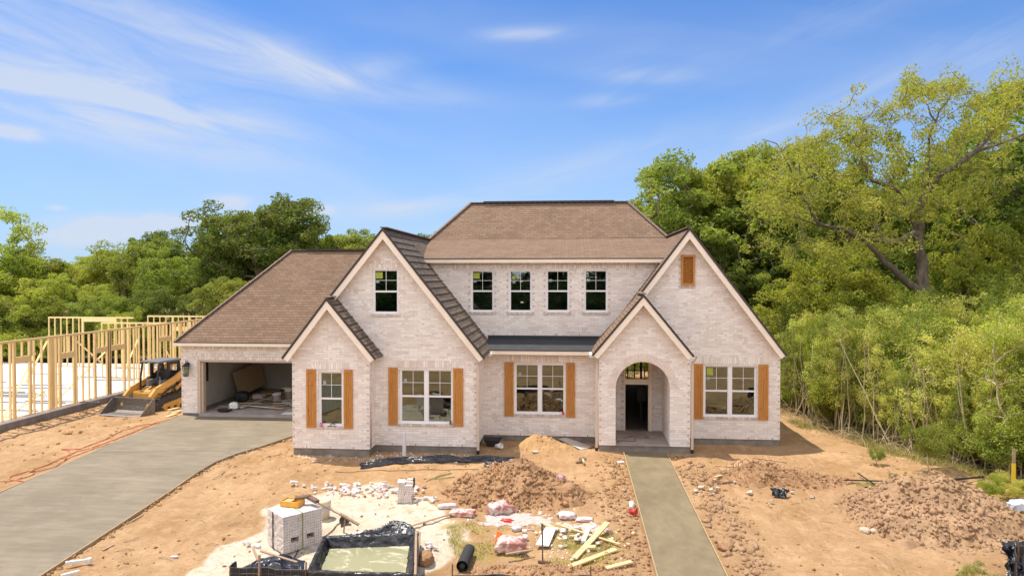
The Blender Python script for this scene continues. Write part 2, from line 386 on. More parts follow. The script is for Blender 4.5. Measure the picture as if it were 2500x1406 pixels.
def leafm(name, a, b, c_, tr=.48):
    m, t = mat(name); v = t.obj(); big = t.noise(v, .42, 3, .6); sm = t.noise(v, 9, 2, .6)
    rnd = t.n('ShaderNodeObjectInfo').outputs['Random']
    c = t.mix(t.ramp(sm, [(.3, 0.0), (.7, 1.0)]), a, b)
    c = t.mix(t.m('MULTIPLY', t.ramp(big, [(.42, 0.0), (.66, 1.0)]), .6), c, c_)
    hs = t.n('ShaderNodeHueSaturation'); t.l(c, hs.inputs['Color']); t.l(t.m('ADD', t.m('MULTIPLY', rnd, .024), .49), hs.inputs['Hue']); t.l(t.m('ADD', t.m('MULTIPLY', rnd, .22), .93), hs.inputs['Value'])
    df = t.n('ShaderNodeBsdfPrincipled'); t.l(hs.outputs[0], df.inputs['Base Color']); df.inputs['Roughness'].default_value = .6; df.inputs['Specular IOR Level'].default_value = .25
    tl = t.n('ShaderNodeBsdfTranslucent'); t.l(t.mix(1.0, hs.outputs[0], (1.2, 1.2, .5), 'MULTIPLY'), tl.inputs[0])
    mx = t.n('ShaderNodeMixShader'); mx.inputs[0].default_value = tr; t.l(df.outputs[0], mx.inputs[1]); t.l(tl.outputs[0], mx.inputs[2]); t.out(mx.outputs[0]); return m
M['leaf_deep'] = leafm('deep_green_leaf', (.088, .13, .026), (.185, .24, .05), (.245, .28, .06))
M['leaf_mid'] = leafm('mid_green_leaf', (.155, .20, .036), (.30, .355, .07), (.40, .41, .085))
M['leaf_yel'] = leafm('yellow_green_leaf', (.22, .285, .045), (.42, .47, .085), (.52, .51, .09))
M['leaf_lime'] = leafm('lime_leaf', (.38, .41, .10), (.68, .68, .19), (.78, .73, .21))
M['leaf_gold'] = leafm('golden_leaf', (.30, .31, .03), (.46, .45, .05), (.54, .50, .06))
M['leaf_far'] = leafm('dark_green_leaf', (.025, .05, .012), (.05, .09, .02), (.06, .09, .02), .2)
M['leaf_oak'] = leafm('oak_leaf', (.24, .27, .05), (.44, .46, .095), (.55, .53, .105))
M['bark'] = simple('grey_bark', (.15, .115, .085), .9, .35, 7, bump=.6, s3=(1, 1, .3))
M['twig'] = simple('pale_bark', (.46, .38, .24), .9, .3, 7)
M['grass'] = simple('grass_blade', (.27, .30, .07), .8, .35, 3)
def soil(name, a, b):
    m, t = mat(name); v = t.obj(); n = t.noise(v, 3, 6, .7, .4); n2 = t.noise(v, 22, 5, .7)
    c = t.mix(t.ramp(n, [(.3, 0.0), (.7, 1.0)]), a, b); c = t.mix(t.m('MULTIPLY', t.ramp(n2, [(.4, 0.0), (.75, 1.0)]), .5), c, tuple(q*1.22 for q in b))
    n3 = t.noise(v, 1.1, 3, .6); c = t.mix(t.m('MULTIPLY', t.ramp(n3, [(.45, 0.0), (.6, 1.0)]), .35), c, tuple(q*.72 for q in a)); t.out(t.bsdf(c, .95, t.bump(n2, .5, .02), spec=.15)); return m
M['clay'] = soil('brown_clay', (.27, .148, .072), (.43, .26, .14))
M['clay_pink'] = soil('pinkish_clay', (.28, .168, .09), (.43, .28, .165))
M['sandpile'] = soil('orange_sand', (.34, .20, .085), (.48, .30, .145))
M['rock'] = simple('pale_rock', (.55, .45, .34), .9, .2, 4, bump=.4)
M['bit'] = simple('white_brick_bit', (.70, .61, .56), .9, .12, 6)
M['bitpink'] = simple('pink_brick_bit', (.62, .45, .38), .9, .15, 6)

# ------------------------------------------------------------------ terrain
def axis(a, b, step, far, g=1.16):
    c = list(np.arange(a, b, step)); s = step; p = b
    hi = []; 
    while p < far: hi.append(p); s *= g; p += s
    lo = []; s = step; p = a-step
    while p > -far: lo.append(p); s *= g; p -= s
    return np.array(lo[::-1]+c+hi)
XS = axis(-17.5, 15, .07, 1500); YS = axis(12.6, 29, .065, 1500)
gx, gy = np.meshgrid(XS, YS)
DRIVE = [(-16.9, 28.2), (-9.6, 28.2), (-9.6, 26.0), (-10.5, 24.8), (-10.9, 23.4), (-11.4, 22.3), (-11.62, 21.35), (-11.6, 20), (-11.49, 18.8), (-11.33, 16.5), (-11.1, 13), (-10.7, 4), (-15.6, 4), (-16.2, 18)]
WALK = [(1.80, 23.6), (3.2, 23.6), (3.22, 4), (1.82, 4)]
SAND = [tuple(G(*p)[:2]) for p in [(500, 1385), (560, 1330), (650, 1290), (640, 1240), (760, 1225), (800, 1205), (930, 1180), (1010, 1215), (1080, 1240), (1110, 1290), (1125, 1340), (1080, 1375), (1010, 1392), (1000, 1440), (480, 1440)]]
GR = [[tuple(G(*p)[:2]) for p in P] for P in (
    [(1090, 1285), (1180, 1270), (1290, 1275), (1380, 1285), (1500, 1300), (1490, 1370), (1400, 1385), (1200, 1350), (1130, 1390), (1095, 1330)],
    [(2090, 1185), (2230, 1165), (2270, 1200), (2150, 1220), (2090, 1240)],
    [(2330, 1210), (2500, 1160), (2700, 1150), (2700, 1330), (2500, 1310), (2400, 1260)],
    [(2330, 1410), (2390, 1370), (2440, 1410)])]
FEDGE = [(9.4, 60), (9.2, 33), (9.7, 29.5), (10.3, 27.2), (11.3, 25), (12.1, 23), (12.9, 21.6), (15, 20.6), (18, 19.3), (40, 17)]
FOREST = FEDGE+[(900, 17), (900, 900), (9.4, 900)]
def ground_z(x, y):
    zb = base(y)
    flat = np.minimum(pdist(x, y, DRIVE), pdist(x, y, WALK)); ins = inpoly(x, y, DRIVE) | inpoly(x, y, WALK)
    k = np.where(ins, 0, smst(0, .9, flat))
    n = fbm(x*.55, y*.55, 3, 3)*.16+fbm(x*2.6, y*2.6, 4, 11, .6)*.085+fbm(x*8, y*8, 3, 17, .6)*.030
    rut = fbm((x*.8+y*.25)*1.7, (y*.8-x*.25)*.5, 3, 31)*.10*smst(2.5, 5, x)
    rut2 = fbm(x*2.6, y*.3, 3, 41)*.13*(1-smst(-18, -15.5, x))
    du = (x*.86+y*.51); dp = (x*-.51+y*.86); band = sum(np.exp(-((dp-c_)/.26)**2) for c_ in (9.6, 11.3, 12.6)); rut2 = rut2-band*smst(4.2, 5.5, x)*(1-smst(21, 23, y))*(.055+.03*np.sin(du*26)*(.5+fbm(du, dp, 2, 61)))
    d2 = x*.35+y*.94; rut2 = rut2-sum(np.exp(-((d2-c_)/.22)**2) for c_ in (15.2, 16.7))*(1-smst(-8.6, -7.6, x))*(.035+.02*np.sin((x*.94-y*.35)*24))
    house = smst(0, 1.2, np.maximum(np.maximum(-10-x, x-8), np.maximum(23-y, y-38)))
    zz = zb+(n+rut+rut2)*k*(.35+.65*np.clip(house, 0, 1))*np.where((y > 36) | (y < 11), .3, 1)
    zz = zz-.05*np.where(ins, 1, 0)
    near = (1-smst(0, .5, np.abs(flat-.12)))*np.where(ins, 0, 1); zz = zz+near*(fbm(x*5, y*5, 3, 5)*.07)
    for cx, cy, rx, ry, h in MOUNDS: zz = zz+h*np.exp(-(((x-cx)/rx)**2+((y-cy)/ry)**2)**1.3)*(1+.5*fbm(x*4, y*4, 3, 9))
    return zz
MOUNDS = [(6.4, 20.7, 2.3, .6, .16), (-.9, 23.4, 1.3, .45, .12), (4.3, 22.9, .7, .35, .16), (1.0, 15.2, .5, 2.4, .08), (-3.4, 15.3, .9, .9, .06), (7.6, 22.8, 1.2, .3, .06), (4.0, 17, .4, 3, .05), (11.5, 22, 1.2, .5, .15)]
gzv = ground_z(gx, gy)
nx_, ny_ = len(XS), len(YS)
idx = np.arange(nx_*ny_).reshape(ny_, nx_)
Fq = np.stack([idx[:-1, :-1], idx[:-1, 1:], idx[1:, 1:], idx[1:, :-1]], -1).reshape(-1, 4)
me = npmesh('yard_ground', np.stack([gx, gy, gzv], -1).reshape(-1, 3), Fq, True)
jit = fbm(gx*1.6, gy*1.6, 4, 21)*1.1
sandw = np.where(inpoly(gx, gy, SAND), 1.0, -1.0)*pdist(gx, gy, SAND)
sandw = smst(-.35, .25, sandw+jit*.7)
grs = np.zeros_like(gx)
for P in GR: grs = np.maximum(grs, smst(-.4, .3, np.where(inpoly(gx, gy, P), 1.0, -1.0)*pdist(gx, gy, P)+jit))
grs *= .25+.75*smst(-.12, .1, fbm(gx*1.3, gy*1.3, 4, 77))
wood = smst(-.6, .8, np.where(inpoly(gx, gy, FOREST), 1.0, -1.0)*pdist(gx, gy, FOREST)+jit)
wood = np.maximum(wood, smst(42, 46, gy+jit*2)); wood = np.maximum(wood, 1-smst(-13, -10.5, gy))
dist_ = np.zeros_like(gx)      # freshly disturbed, browner clay
for cx, cy, rx, ry in [(-1.4, 19.2, 2.6, 1.7), (9.4, 18.2, 3.0, 2.8), (6.2, 20.6, 3.2, 1.0), (-.2, 14.2, 2.4, .9), (3.9, 16.5, .5, 4), (1.3, 16, .5, 3.5), (-14, 20, 1, 1), (1.0, 18.6, 1.2, 1.2), (-3, 23.2, 5, .5), (5.4, 23.8, 2.4, .8)]:
    dist_ = np.maximum(dist_, np.exp(-(((gx-cx)/rx)**2+((gy-cy)/ry)**2)**1.2))
dist_ = np.clip(dist_*(1+jit), 0, 1)
ca = me.color_attributes.new('cover', 'FLOAT_COLOR', 'POINT')
ca.data.foreach_set('color', np.stack([sandw, grs, dist_, wood], -1).astype(np.float32).ravel())
m, t = mat('yard_soil'); v = t.obj()
at = t.n('ShaderNodeAttribute', attribute_name='cover'); cr, cg, cb = t.xyz(at.outputs['Color']); wd = at.outputs['Alpha']
a1 = t.noise(v, .45, 5, .6, .4); a2 = t.noise(v, 2.6, 7, .7, .6); a3 = t.noise(v, 18, 6, .7); a4 = t.noise(v, 7, 6, .75, .8, (.6, 1.5, 1))
c = t.mix(t.ramp(a1, [(.36, 0.0), (.64, 1.0)]), (.36, .215, .10), (.50, .315, .165))
c = t.mix(t.m('MULTIPLY', t.ramp(a2, [(.5, 0.0), (.72, 1.0)]), .55), c, (.62, .42, .235))
c = t.mix(t.m('MULTIPLY', t.ramp(a2, [(.28, 1.0), (.46, 0.0)]), .55), c, (.31, .17, .07))
c = t.mix(t.m('MULTIPLY', t.ramp(a4, [(.52, 0.0), (.62, 1.0)]), .35), c, (.43, .25, .12))
c = t.mix(t.m('MULTIPLY', t.ramp(a3, [(.3, 1.0), (.42, 0.0)]), .4), c, (.27, .155, .075))
c = t.mix(t.m('MULTIPLY', t.m('MULTIPLY', cb, t.ramp(a4, [(.25, .3), (.6, 1.0)])), .8), c, (.36, .215, .115))
c = t.mix(t.m('MULTIPLY', t.ramp(t.m('ADD', t.m('MULTIPLY', cr, .8), t.m('MULTIPLY', a3, .4)), [(.35, 0.0), (.62, 1.0)]), .93), c, t.mix(t.ramp(a2, [(.3, 0.0), (.7, 1.0)]), (.56, .46, .33), (.76, .67, .54)))
c = t.mix(t.m('MULTIPLY', t.ramp(t.m('ADD', t.m('MULTIPLY', cg, .8), t.m('MULTIPLY', a2, .4)), [(.35, 0.0), (.75, 1.0)]), .75), c, t.mix(a3, (.30, .25, .07), (.44, .32, .11)))
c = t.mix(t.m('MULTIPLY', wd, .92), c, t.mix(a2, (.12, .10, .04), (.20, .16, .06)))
st = t.ramp(t.noise(v, 1.5, 6, .7, .5, (2.2, .55, 1)), [(.50, 0.0), (.66, 1.0)]); c = t.mix(t.m('MULTIPLY', t.m('MULTIPLY', st, .30), t.m('SUBTRACT', 1.0, wd)), c, (.66, .47, .28))
sp = t.ramp(t.noise(v, 34, 4, .75), [(.60, 0.0), (.68, 1.0)]); c = t.mix(t.m('MULTIPLY', sp, .6), c, (.18, .10, .05))
br = t.ramp(t.noise(v, 6.5, 7, .78, .3), [(.52, 0.0), (.60, 1.0)]); c = t.mix(t.m('MULTIPLY', br, .38), c, (.29, .165, .075))
hh = t.m('ADD', t.m('MULTIPLY', a2, .8), t.m('ADD', t.m('MULTIPLY', a3, .35), t.m('MULTIPLY', a4, .7)))
t.out(t.bsdf(c, .95, t.bump(hh, .75, .10), spec=.12))
tag(link('yard_ground', me, m), kind='structure')
def gz1(x, y): return float(ground_z(np.array([float(x)]), np.array([float(y)]))[0])

# driveway and front walk
def paved(name, poly, m, lift, thick=.14):
    b = MB(); n = len(poly)
    top = [(x, y, float(base(y))+lift) for x, y in poly]
    b.prism([(x, y, z-thick) for x, y, z in top], (0, 0, thick)); o = b.build(name, m); tag(o, kind='structure'); return o
# split lengthwise at the grade change so every piece is planar
def clipY(P, y0, y1):
    def cl(P, yy, keep):
        o = []
        for i in range(len(P)):
            a, b_ = P[i], P[(i+1) % len(P)]; ia, ib = keep(a[1]), keep(b_[1])
            if ia: o.append(a)
            if ia != ib: k = (yy-a[1])/(b_[1]-a[1]); o.append((a[0]+k*(b_[0]-a[0]), yy))
        return o
    return cl(cl(P, y0, lambda y: y >= y0), y1, lambda y: y <= y1)
def paved2(name, P, m, lift, cuts, thick=.14):
    b = MB()
    for y0, y1 in zip(cuts[:-1], cuts[1:]):
        Q = clipY(P, y0, y1)
        if len(Q) < 3: continue
        top = [(x, y, float(base(y))+lift) for x, y in Q]; n = len(Q)
        b.add(top, [tuple(range(n))])
    for i in range(len(P)):
        a, c_ = P[i], P[(i+1) % len(P)]; ys = sorted([q for q in cuts if min(a[1], c_[1]) < q < max(a[1], c_[1])], reverse=a[1] > c_[1])
        pts = [a]+[((a[0]+(q-a[1])/(c_[1]-a[1])*(c_[0]-a[0])), q) for q in ys]+[c_]
        for p, q in zip(pts[:-1], pts[1:]):
            zp, zq = float(base(p[1]))+lift, float(base(q[1]))+lift
            b.add([(*p, zp-thick), (*q, zq-thick), (*q, zq), (*p, zp)], [(0, 1, 2, 3)])
    o = b.build(name, m); tag(o, kind='structure'); return o
paved2('driveway', DRIVE, M['drive'], .065, [4, 23.5, 28.3])
paved2('front_walk', WALK, M['walk'], .075, [4, 23.5, 23.7])
# expansion joint across the driveway and its angled end
b = MB()
for p, q in [(Zp(231, 1103, -.18), Zp(552, 1100, -.18)), (Zp(552, 1100, -.18), Zp(575, 1114, -.18))]:
    zz = float(base(p.y))+.069; zq = float(base(q.y))+.069; b.bar((p.x, p.y, zz), (q.x, q.y, zq), .022, .006)
tag(b.build('driveway_joint', M['found']), kind='structure')
# street beyond the yard, behind the viewpoint
b = MB(); b.box(-300, 300, -9.5, -1.5, -.95, -.78); tag(b.build('street', simple('asphalt', (.10, .095, .09), .9, .2, 2)), kind='structure')

M['formwood'] = lumber('dusty_form_board', (.50, .37, .20), (.36, .25, .13), (2, 2, 9))
def formboards(name, pts, label, group=None):
    b = MB()
    for p, q in zip(pts[:-1], pts[1:]):
        b.bar((*p, float(base(p[1]))+.022), (*q, float(base(q[1]))+.022), .028, .12)
    return tag(b.build(name, M['formwood']), label, 'form board', group)
formboards('form_board', [(-16.92, 28.0), (-16.23, 18), (-15.64, 4)], 'long thin timber form board edging the driveway on the side of the unfinished house')
formboards('form_board', [(-11.6, 20.1), (-11.46, 18.8), (-11.30, 16.5), (-11.07, 13), (-10.7, 5)], 'timber form board edging the driveway on the bare sand side')
formboards('form_board', [(1.78, 23.5), (1.80, 4.2)], 'thin timber form board along the left edge of the front walk')
formboards('form_board', [(3.23, 23.5), (3.25, 4.2)], 'thin timber form board along the right edge of the front walk')

# ------------------------------------------------------------------ the brick house
HOUSE = empty('brick_house', (-4, 30, -.2), 0, 'whitewashed brick house with steep brown shingled gables and cedar shutters', 'house')
SPLIT = {'soldier_course', 'window_sill', 'fascia', 'drip_edge', 'side_wall', 'soffit', 'rake_board', 'gutter', 'ridge_vent', 'foundation', 'inner_wall'}
def hp(b, name, m, **k):
    if name in SPLIT:
        for vs, fs in b.ch: q = MB(); q.add(vs, fs); q.build(name, m, HOUSE, True, **k)
        return
    return b.build(name, m, HOUSE, True, **k)
def wall_poly(name, outer, holes, y0, y1, m, parent=HOUSE):
    """wall in the plane y=y0 (outer face) back to y1, outline and holes in (x, z)"""
    cu = bpy.data.curves.new('c', 'CURVE'); cu.dimensions = '2D'; cu.fill_mode = 'BOTH'; cu.extrude = abs(y1-y0)/2
    for P in [outer]+holes:
        sp = cu.splines.new('POLY'); sp.points.add(len(P)-1); sp.use_cyclic_u = True
        for q, (a, c) in zip(sp.points, P): q.co = (a, c, 0, 1)
    ob = bpy.data.objects.new('c', cu); COL.objects.link(ob); bpy.context.view_layer.update()
    me = bpy.data.meshes.new_from_object(ob.evaluated_get(bpy.context.evaluated_depsgraph_get()))
    bpy.data.objects.remove(ob); bpy.data.curves.remove(cu); me.materials.clear()
    ym = (y0+y1)/2
    me.transform(Matrix(((1, 0, 0, 0), (0, 0, -1, ym), (0, 1, 0, 0), (0, 0, 0, 1)))); me.name = name
    return link(name, me, m, parent, True)
def rect(x0, x1, z0, z1): return [(x0, z0), (x1, z0), (x1, z1), (x0, z1)]
T = .26
WIN = {  # windows: x0, x1, z0, z1, wall plane, twin
 'bay': (-8.58, -7.72, .77, 2.63, 22.5, 0), 'left': (-5.94, -4.07, .77, 2.65, 23.15, 1), 'mid': (-2.10, -.23, .80, 2.65, 25.0, 1), 'right': (4.75, 6.62, .80, 2.65, 25.1, 1),
 'upleft': (-6.88, -5.96, 4.56, 6.10, 23.15, 0), 'u1': (-3.87, -2.97, 4.49, 6.09, 26, 0), 'u2': (-2.40, -1.51, 4.49, 6.09, 26, 0), 'u3': (-.98, -.09, 4.5, 6.09, 26, 0), 'u4': (.46, 1.36, 4.5, 6.1, 26, 0)}
def hole(k): w = WIN[k]; return rect(w[0], w[1], w[2], w[3])
# front walls
wall_poly('wall', [(-9.5, 0), (-6.80, 0), (-6.80, 3.25), (-8.17, 5.0), (-9.5, 3.3)], [hole('bay')], 22.5, 22.5+T, M['brick'])
wall_poly('wall', [(-9.62, 0), (-3.23, 0), (-3.23, 3.42), (-6.43, 7.40), (-9.62, 3.42)], [hole('left'), hole('upleft')], 23.15, 23.15+T, M['brick'])
wall_poly('wall', [(-3.3, 0), (1.2, 0), (1.2, 3.24), (-3.3, 3.24)], [hole('mid')], 25.0, 25.0+T, M['brick'])
arch = [(1.52, .02)]+[(2.445-.925*math.cos(a), 1.985+.925*math.sin(a)) for a in np.linspace(0, math.pi, 25)]+[(3.37, .02)]
wall_poly('wall', [(.94, 0), (4.05, 0), (4.05, 3.2), (2.43, 5.12), (.94, 3.35)], [arch], 23.8, 24.12, M['brick'])
wall_poly('wall', [(4.05, 0), (7.43, 0), (7.43, 3.18), (4.18, 7.5), (.9, 3.18), (4.05, 3.18)], [hole('right'), rect(3.94, 4.40, 5.54, 6.62)], 25.1, 25.1+T, M['brick'])
wall_poly('wall', [(-6.2, 3.0), (4.0, 3.0), (4.0, 6.42), (-6.2, 6.42)], [hole(k) for k in ('u1', 'u2', 'u3', 'u4')], 26, 26+T, M['brick'])
GX0, GX1 = -15.98, -11.1
wall_poly('wall', [(-16.87, -.06), (GX0, -.06), (GX0, 2.22), (GX1, 2.22), (GX1, -.06), (-9.5, -.06), (-9.5, 2.93), (-16.87, 2.93)], [], 28.2, 28.2+T, M['brick'])
# door wall inside the porch, porch sides and ceiling
DX0, DX1, DY = 1.97, 2.93, 26.05
wall_poly('wall', [(1.52, 0), (DX0, 0), (DX0, 2.72), (DX1, 2.72), (DX1, 0), (3.39, 0), (3.39, 2.95), (1.52, 2.95)], [], DY, DY+.2, M['brick'])
b = MB()
b.box(-9.5, -9.24, 22.76, 28.2, 0, 3.2); b.box(-7.06, -6.80, 22.76, 23.15, 0, 3.2)
b.box(-3.49, -3.23, 23.41, 25.0, 0, 3.3)
b.box(.94, 1.2, 24.12, 25.0, 0, 3.3); b.box(3.79, 4.05, 24.12, 25.1, 0, 3.25)
b.box(1.26, 1.52, 24.12, 26.25, 0, 2.95); b.box(3.39, 3.65, 24.12, 26.25, 0, 2.95)
b.box(7.17, 7.43, 25.36, 37.5, 0, 3.1)
b.box(-16.87, -16.61, 28.46, 34.8, -.06, 2.95); b.box(-16.87, -9.7, 34.8, 35.06, -.06, 2.95); b.box(-9.7, -9.5, 35.06, 37.5, 0, 2.95)
hp(b, 'side_wall', M['brick'])
wall_poly('rear_wall', [(-9.7, 0), (7.43, 0), (7.43, 3.1), (-9.7, 3.1)], [rect(2.3, 4.9, .05, 2.1), rect(-6, -4, .8, 2.2)], 37.5, 37.7, M['brick'])
b = MB()
for i in range(8): x = 2.3+2.6*i/7; b.box(x-.03, x+.03, 37.53, 37.58, .05, 2.1)
for z in (.08, .75, 1.4, 2.07): b.box(2.3, 4.9, 37.535, 37.575, z-.025, z+.025)
hp(b, 'rear_window_bars', M['black'])
# foundation and floors
b = MB()
for x0, x1, y0, y1 in [(-9.47, -6.83, 22.53, 24), (-9.6, -3.26, 23.18, 27), (-3.3, .97, 25.03, 27), (.97, 4.02, 23.83, 26.5), (4.0, 7.40, 25.13, 27), (-9.6, 7.40, 26.9, 37.45), (-16.84, -9.5, 28.23, 35)]:
    b.box(x0, x1, y0, y1, -.75, -.004 if x1 > -9.4 else -.064)
hp(b, 'foundation', M['found'])
b = MB(); b.box(1.52, 3.39, 23.79, 26.05, -.004, .03); hp(b, 'porch_floor', M['porchfloor'])
b = MB(); b.box(GX0, -9.6, 28.0, 34.8, -.17, -.045); hp(b, 'garage_floor', simple('garage_slab', (.36, .31, .28), .85, .2, 2))
b = MB(); b.box(-9.2, 7.1, 26.3, 37.5, -.002, .02); hp(b, 'floor', simple('subfloor', (.12, .10, .08), .9, .2, 2))
# inner rooms: partitions and ceilings
b = MB()
b.box(-9.2, 7.15, 26.27, 37.45, 2.78, 2.84); b.box(-9.2, -6.85, 22.8, 26.3, 2.78, 2.84); b.box(-6.8, -3.5, 23.45, 26.3, 2.78, 2.84); b.box(-3.2, 1.2, 25.3, 26.0, 2.78, 2.84); b.box(4.1, 7.15, 25.4, 26.3, 2.78, 2.84)
b.box(-9.2, 1.2, 29.5, 29.6, .02, 2.78); b.box(4.95, 7.1, 29.5, 29.6, .02, 2.78); b.box(1.2, 1.3, 26.3, 37.4, .02, 2.78); b.box(4.9, 5.0, 26.3, 37.4, .02, 2.78)
b.box(-6.2, 4, 29.0, 29.1, 3.3, 6.4); b.box(-6.1, 3.9, 26.3, 29, 6.36, 6.4);
hp(b, 'inner_wall', M['drywall'])
b = MB(); b.box(1.5, 3.42, 24.12, 26.05, 2.95, 3.0); b.box(1.3, 3.9, 24.13, 26, 3.02, 3.06); hp(b, 'porch_ceiling', M['soffit'])
b = MB()   # garage lining
b.box(-16.6, -16.55, 28.46, 34.78, -.045, 2.9); b.box(-16.55, -9.6, 34.7, 34.78, -.045, 2.9); b.box(-9.65, -9.6, 28.46, 34.7, -.045, 2.9); b.box(-16.55, -9.65, 28.46, 34.7, 2.7, 2.75)
hp(b, 'garage_lining', M['drywall'])
b = MB(); b.box(-16.548, -16.5, 29.35, 29.75, 1.1, 2.3); hp(b, 'garage_side_window', M['dark'])
# corner closers: small dark bricks up every corner
b = MB()
def closers(x, y, z0, z1, side=1):
    z = z0
    while z < z1: b.box(x-.035, x+.035, y-.004, y+.02, z, z+.062); z += .246
for x, y, z1 in [(-9.45, 22.5, 3.1), (-6.86, 22.5, 3.1), (-3.29, 23.15, 3.2), (.995, 23.8, 3.1), (3.995, 23.8, 3.1), (7.38, 25.1, 3), (-16.82, 28.2, 2.85), (-16.06, 28.2, 2.1), (2.01-.1, 26.05, 2.7), (3.02, 26.05, 2.7)]: closers(x, y, .12, z1)
for k in ('u1', 'u2', 'u3', 'u4'):
    w = WIN[k]; closers(w[0]-.055, 26, w[2]-.05, w[3]); closers(w[1]+.055, 26, w[2]-.05, w[3])
closers(3.88, 25.1, 5.45, 6.6)
corner_ = hp(b, 'corner_closer_bricks', simple('tan_brick', (.56, .45, .38), .9, .15))
corner_['kind'] = 'stuff'
# soldier courses over the openings, rowlock sills under them
b = MB(); s = MB()
for k, w in WIN.items():
    Y = w[4]
    if k not in ('u1', 'u2', 'u3', 'u4'): b.box(w[0]-.22, w[1]+.22, Y-.006, Y+.02, w[3]+.045, w[3]+.30)
    s.box(w[0]-.06, w[1]+.06, Y-.03, Y+.03, w[2]-.09, w[2]-.005)
b.box(-6.2, 4, 25.994, 26.02, 6.15, 6.40); b.box(-16.4, -9.6, 28.194, 28.22, 2.255, 2.52); b.box(-3.2, .9, 24.990, 25.02, 2.97, 3.02)
b.box(-16.7, -9.6, 28.194, 28.22, 2.70, 2.92)
s.box(3.90, 4.45, 25.07, 25.12, 5.44, 5.53)
hp(b, 'soldier_course', M['soldier']); hp(s, 'window_sill', M['sill'])
# arch ring
b = MB()
for i in range(34):
    a0 = math.pi*i/34+.006; a1 = math.pi*(i+1)/34-.006
    P = [(2.445-r*math.cos(a), 23.79, 1.985+r*math.sin(a)) for r, a in ((.925, a0), (1.19, a0), (1.19, a1), (.925, a1))]
    b.prism(P, (0, .02, 0))
hp(b, 'arch_ring', simple('arch_brick', (.72, .61, .53), .9, .16, 5))

# roofs -----------------------------------------------------------
def slope(b, pts, udir, t_=.06):
    """a shingled plane: uv measured along the eave and up the slope"""
    P = [Vector(p) for p in pts]; n = (P[1]-P[0]).cross(P[2]-P[0]).normalized()
    if n.z < 0: P = P[::-1]; n = -n
    u = Vector(udir).normalized(); v = n.cross(u); Q = [p-n*t_ for p in P]; k = len(P)
    uvt = [(p.dot(u), p.dot(v)) for p in P]
    b.add(P, [tuple(range(k))], [uvt])
    b.add(P+Q, [tuple(range(k, 2*k))[::-1]]+[(i, (i+1) % k, k+(i+1) % k, k+i) for i in range(k)], None)
def ridgecap(b, a, c, w=.2, h=.035):
    a = Vector(a); c = Vector(c); L = (c-a).length; n = max(1, int(L/.28)); d = (c-a)/n
    for i in range(n):
        p = a+d*i; q = a+d*(i+1.08)+Vector((0, 0, -.0)); b.bar(p+Vector((0, 0, .02)), q+Vector((0, 0, .035)), w, h)
def gable(ax, az, xl, zl, xr, zr, y0, y1, fm, dark_right=True, endl=None, endr=None):
    """a front-facing gable roof: shingles, rake boards, drip edge and soffit"""
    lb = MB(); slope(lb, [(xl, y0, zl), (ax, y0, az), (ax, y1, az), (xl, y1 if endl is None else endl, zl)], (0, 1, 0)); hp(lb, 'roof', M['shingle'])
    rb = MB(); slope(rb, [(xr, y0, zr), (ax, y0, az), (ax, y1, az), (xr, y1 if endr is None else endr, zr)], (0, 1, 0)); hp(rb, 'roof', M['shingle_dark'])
    if y1 < 99:   # raised butt edges of the tile courses along the rake
        te = MB(); d0 = Vector((xr-ax, 0, zr-az)); Ls = d0.length; d0.normalize(); nn = Vector((-d0.z, 0, d0.x)); nn = -nn if nn.z < 0 else nn; ye = min(y1, 26.0); k_ = .30
        while k_ < Ls: p_ = Vector((ax, y0+.0, az))+d0*k_+nn*.012; te.bar(p_, p_+Vector((0, ye-y0, 0)), .035, .022, up=nn); k_ += .29
        to = te.build('course_edges', M['drip'], HOUSE, True); to['kind'] = 'stuff'
    f = MB(); d = MB(); so = MB()
    for x, z in ((xl, zl), (xr, zr)):
        sx = 1 if x > ax else -1; dr = Vector((x-ax, 0, z-az)).normalized(); nr = Vector((-dr.z*sx, 0, dr.x*sx)); 
        if nr.z < 0: nr = -nr
        top, end = Vector((ax, 0, az)), Vector((x, 0, z))
        def strip(o0, o1, ya, yb, ext=0.0):
            A, B, C, D = top-Vector((0, 0, 1))*(o0/abs(nr.z)), end-nr*o0+dr*ext, end-nr*o1+dr*ext, top-Vector((0, 0, 1))*(o1/abs(nr.z))
            # plumb cut on the ridge, square cut at the eave
            return [Vector((p.x, ya, p.z)) for p in (A, B, C, D)], (0, yb-ya, 0)
        d.prism(*strip(-.014, .055, y0-.035, y0+.02, .02))
        f.prism(*strip(.058, .235, y0-.012, y0+.03, -.01))
        so.prism(*strip(.075, .095, y0+.034, y0+.40, -.02))
    hp(d, 'drip_edge', M['drip']); hp(f, 'rake_board', M['trim']); hp(so, 'soffit', M['soffit'])
    c = MB(); ridgecap(c, (ax, y0+.02, az+.005), (ax, y1, az+.005)); hp(c, 'ridge_cap', M['shingle_cap'])
M['shingle_cap'] = simple('cap_shingle', (.20, .145, .11), .95, .3, 14)
gable(-6.43, 7.50, -9.98, 3.08, -2.93, 3.10, 22.85, 30.4, 1)
gable(4.18, 7.58, .82, 3.08, 7.56, 3.08, 24.8, 31.0, 1, endl=26.0)
gable(-8.17, 5.13, -9.72, 3.12, -6.50, 3.12, 22.2, 23.15, 1)
gable(2.43, 5.24, .70, 3.17, 4.12, 3.17, 23.5, 25.1, 1, endl=26.0)
RY, RZ = 32.1, 9.3
b = MB()
slope(b, [(-6.45, 30.42, 7.50), (4.20, 30.42, 7.55), (2.58, RY, RZ), (-4.78, RY, RZ)], (1, 0, 0)); hp(b, 'roof', M['shingle'])
b = MB(); slope(b, [(-6.45, 25.68, 6.53), (4.1, 25.68, 6.54), (4.1, 30.5, 7.55), (-6.45, 30.5, 7.51)], (1, 0, 0)); hp(b, 'roof', M['shingle'])
b = MB()
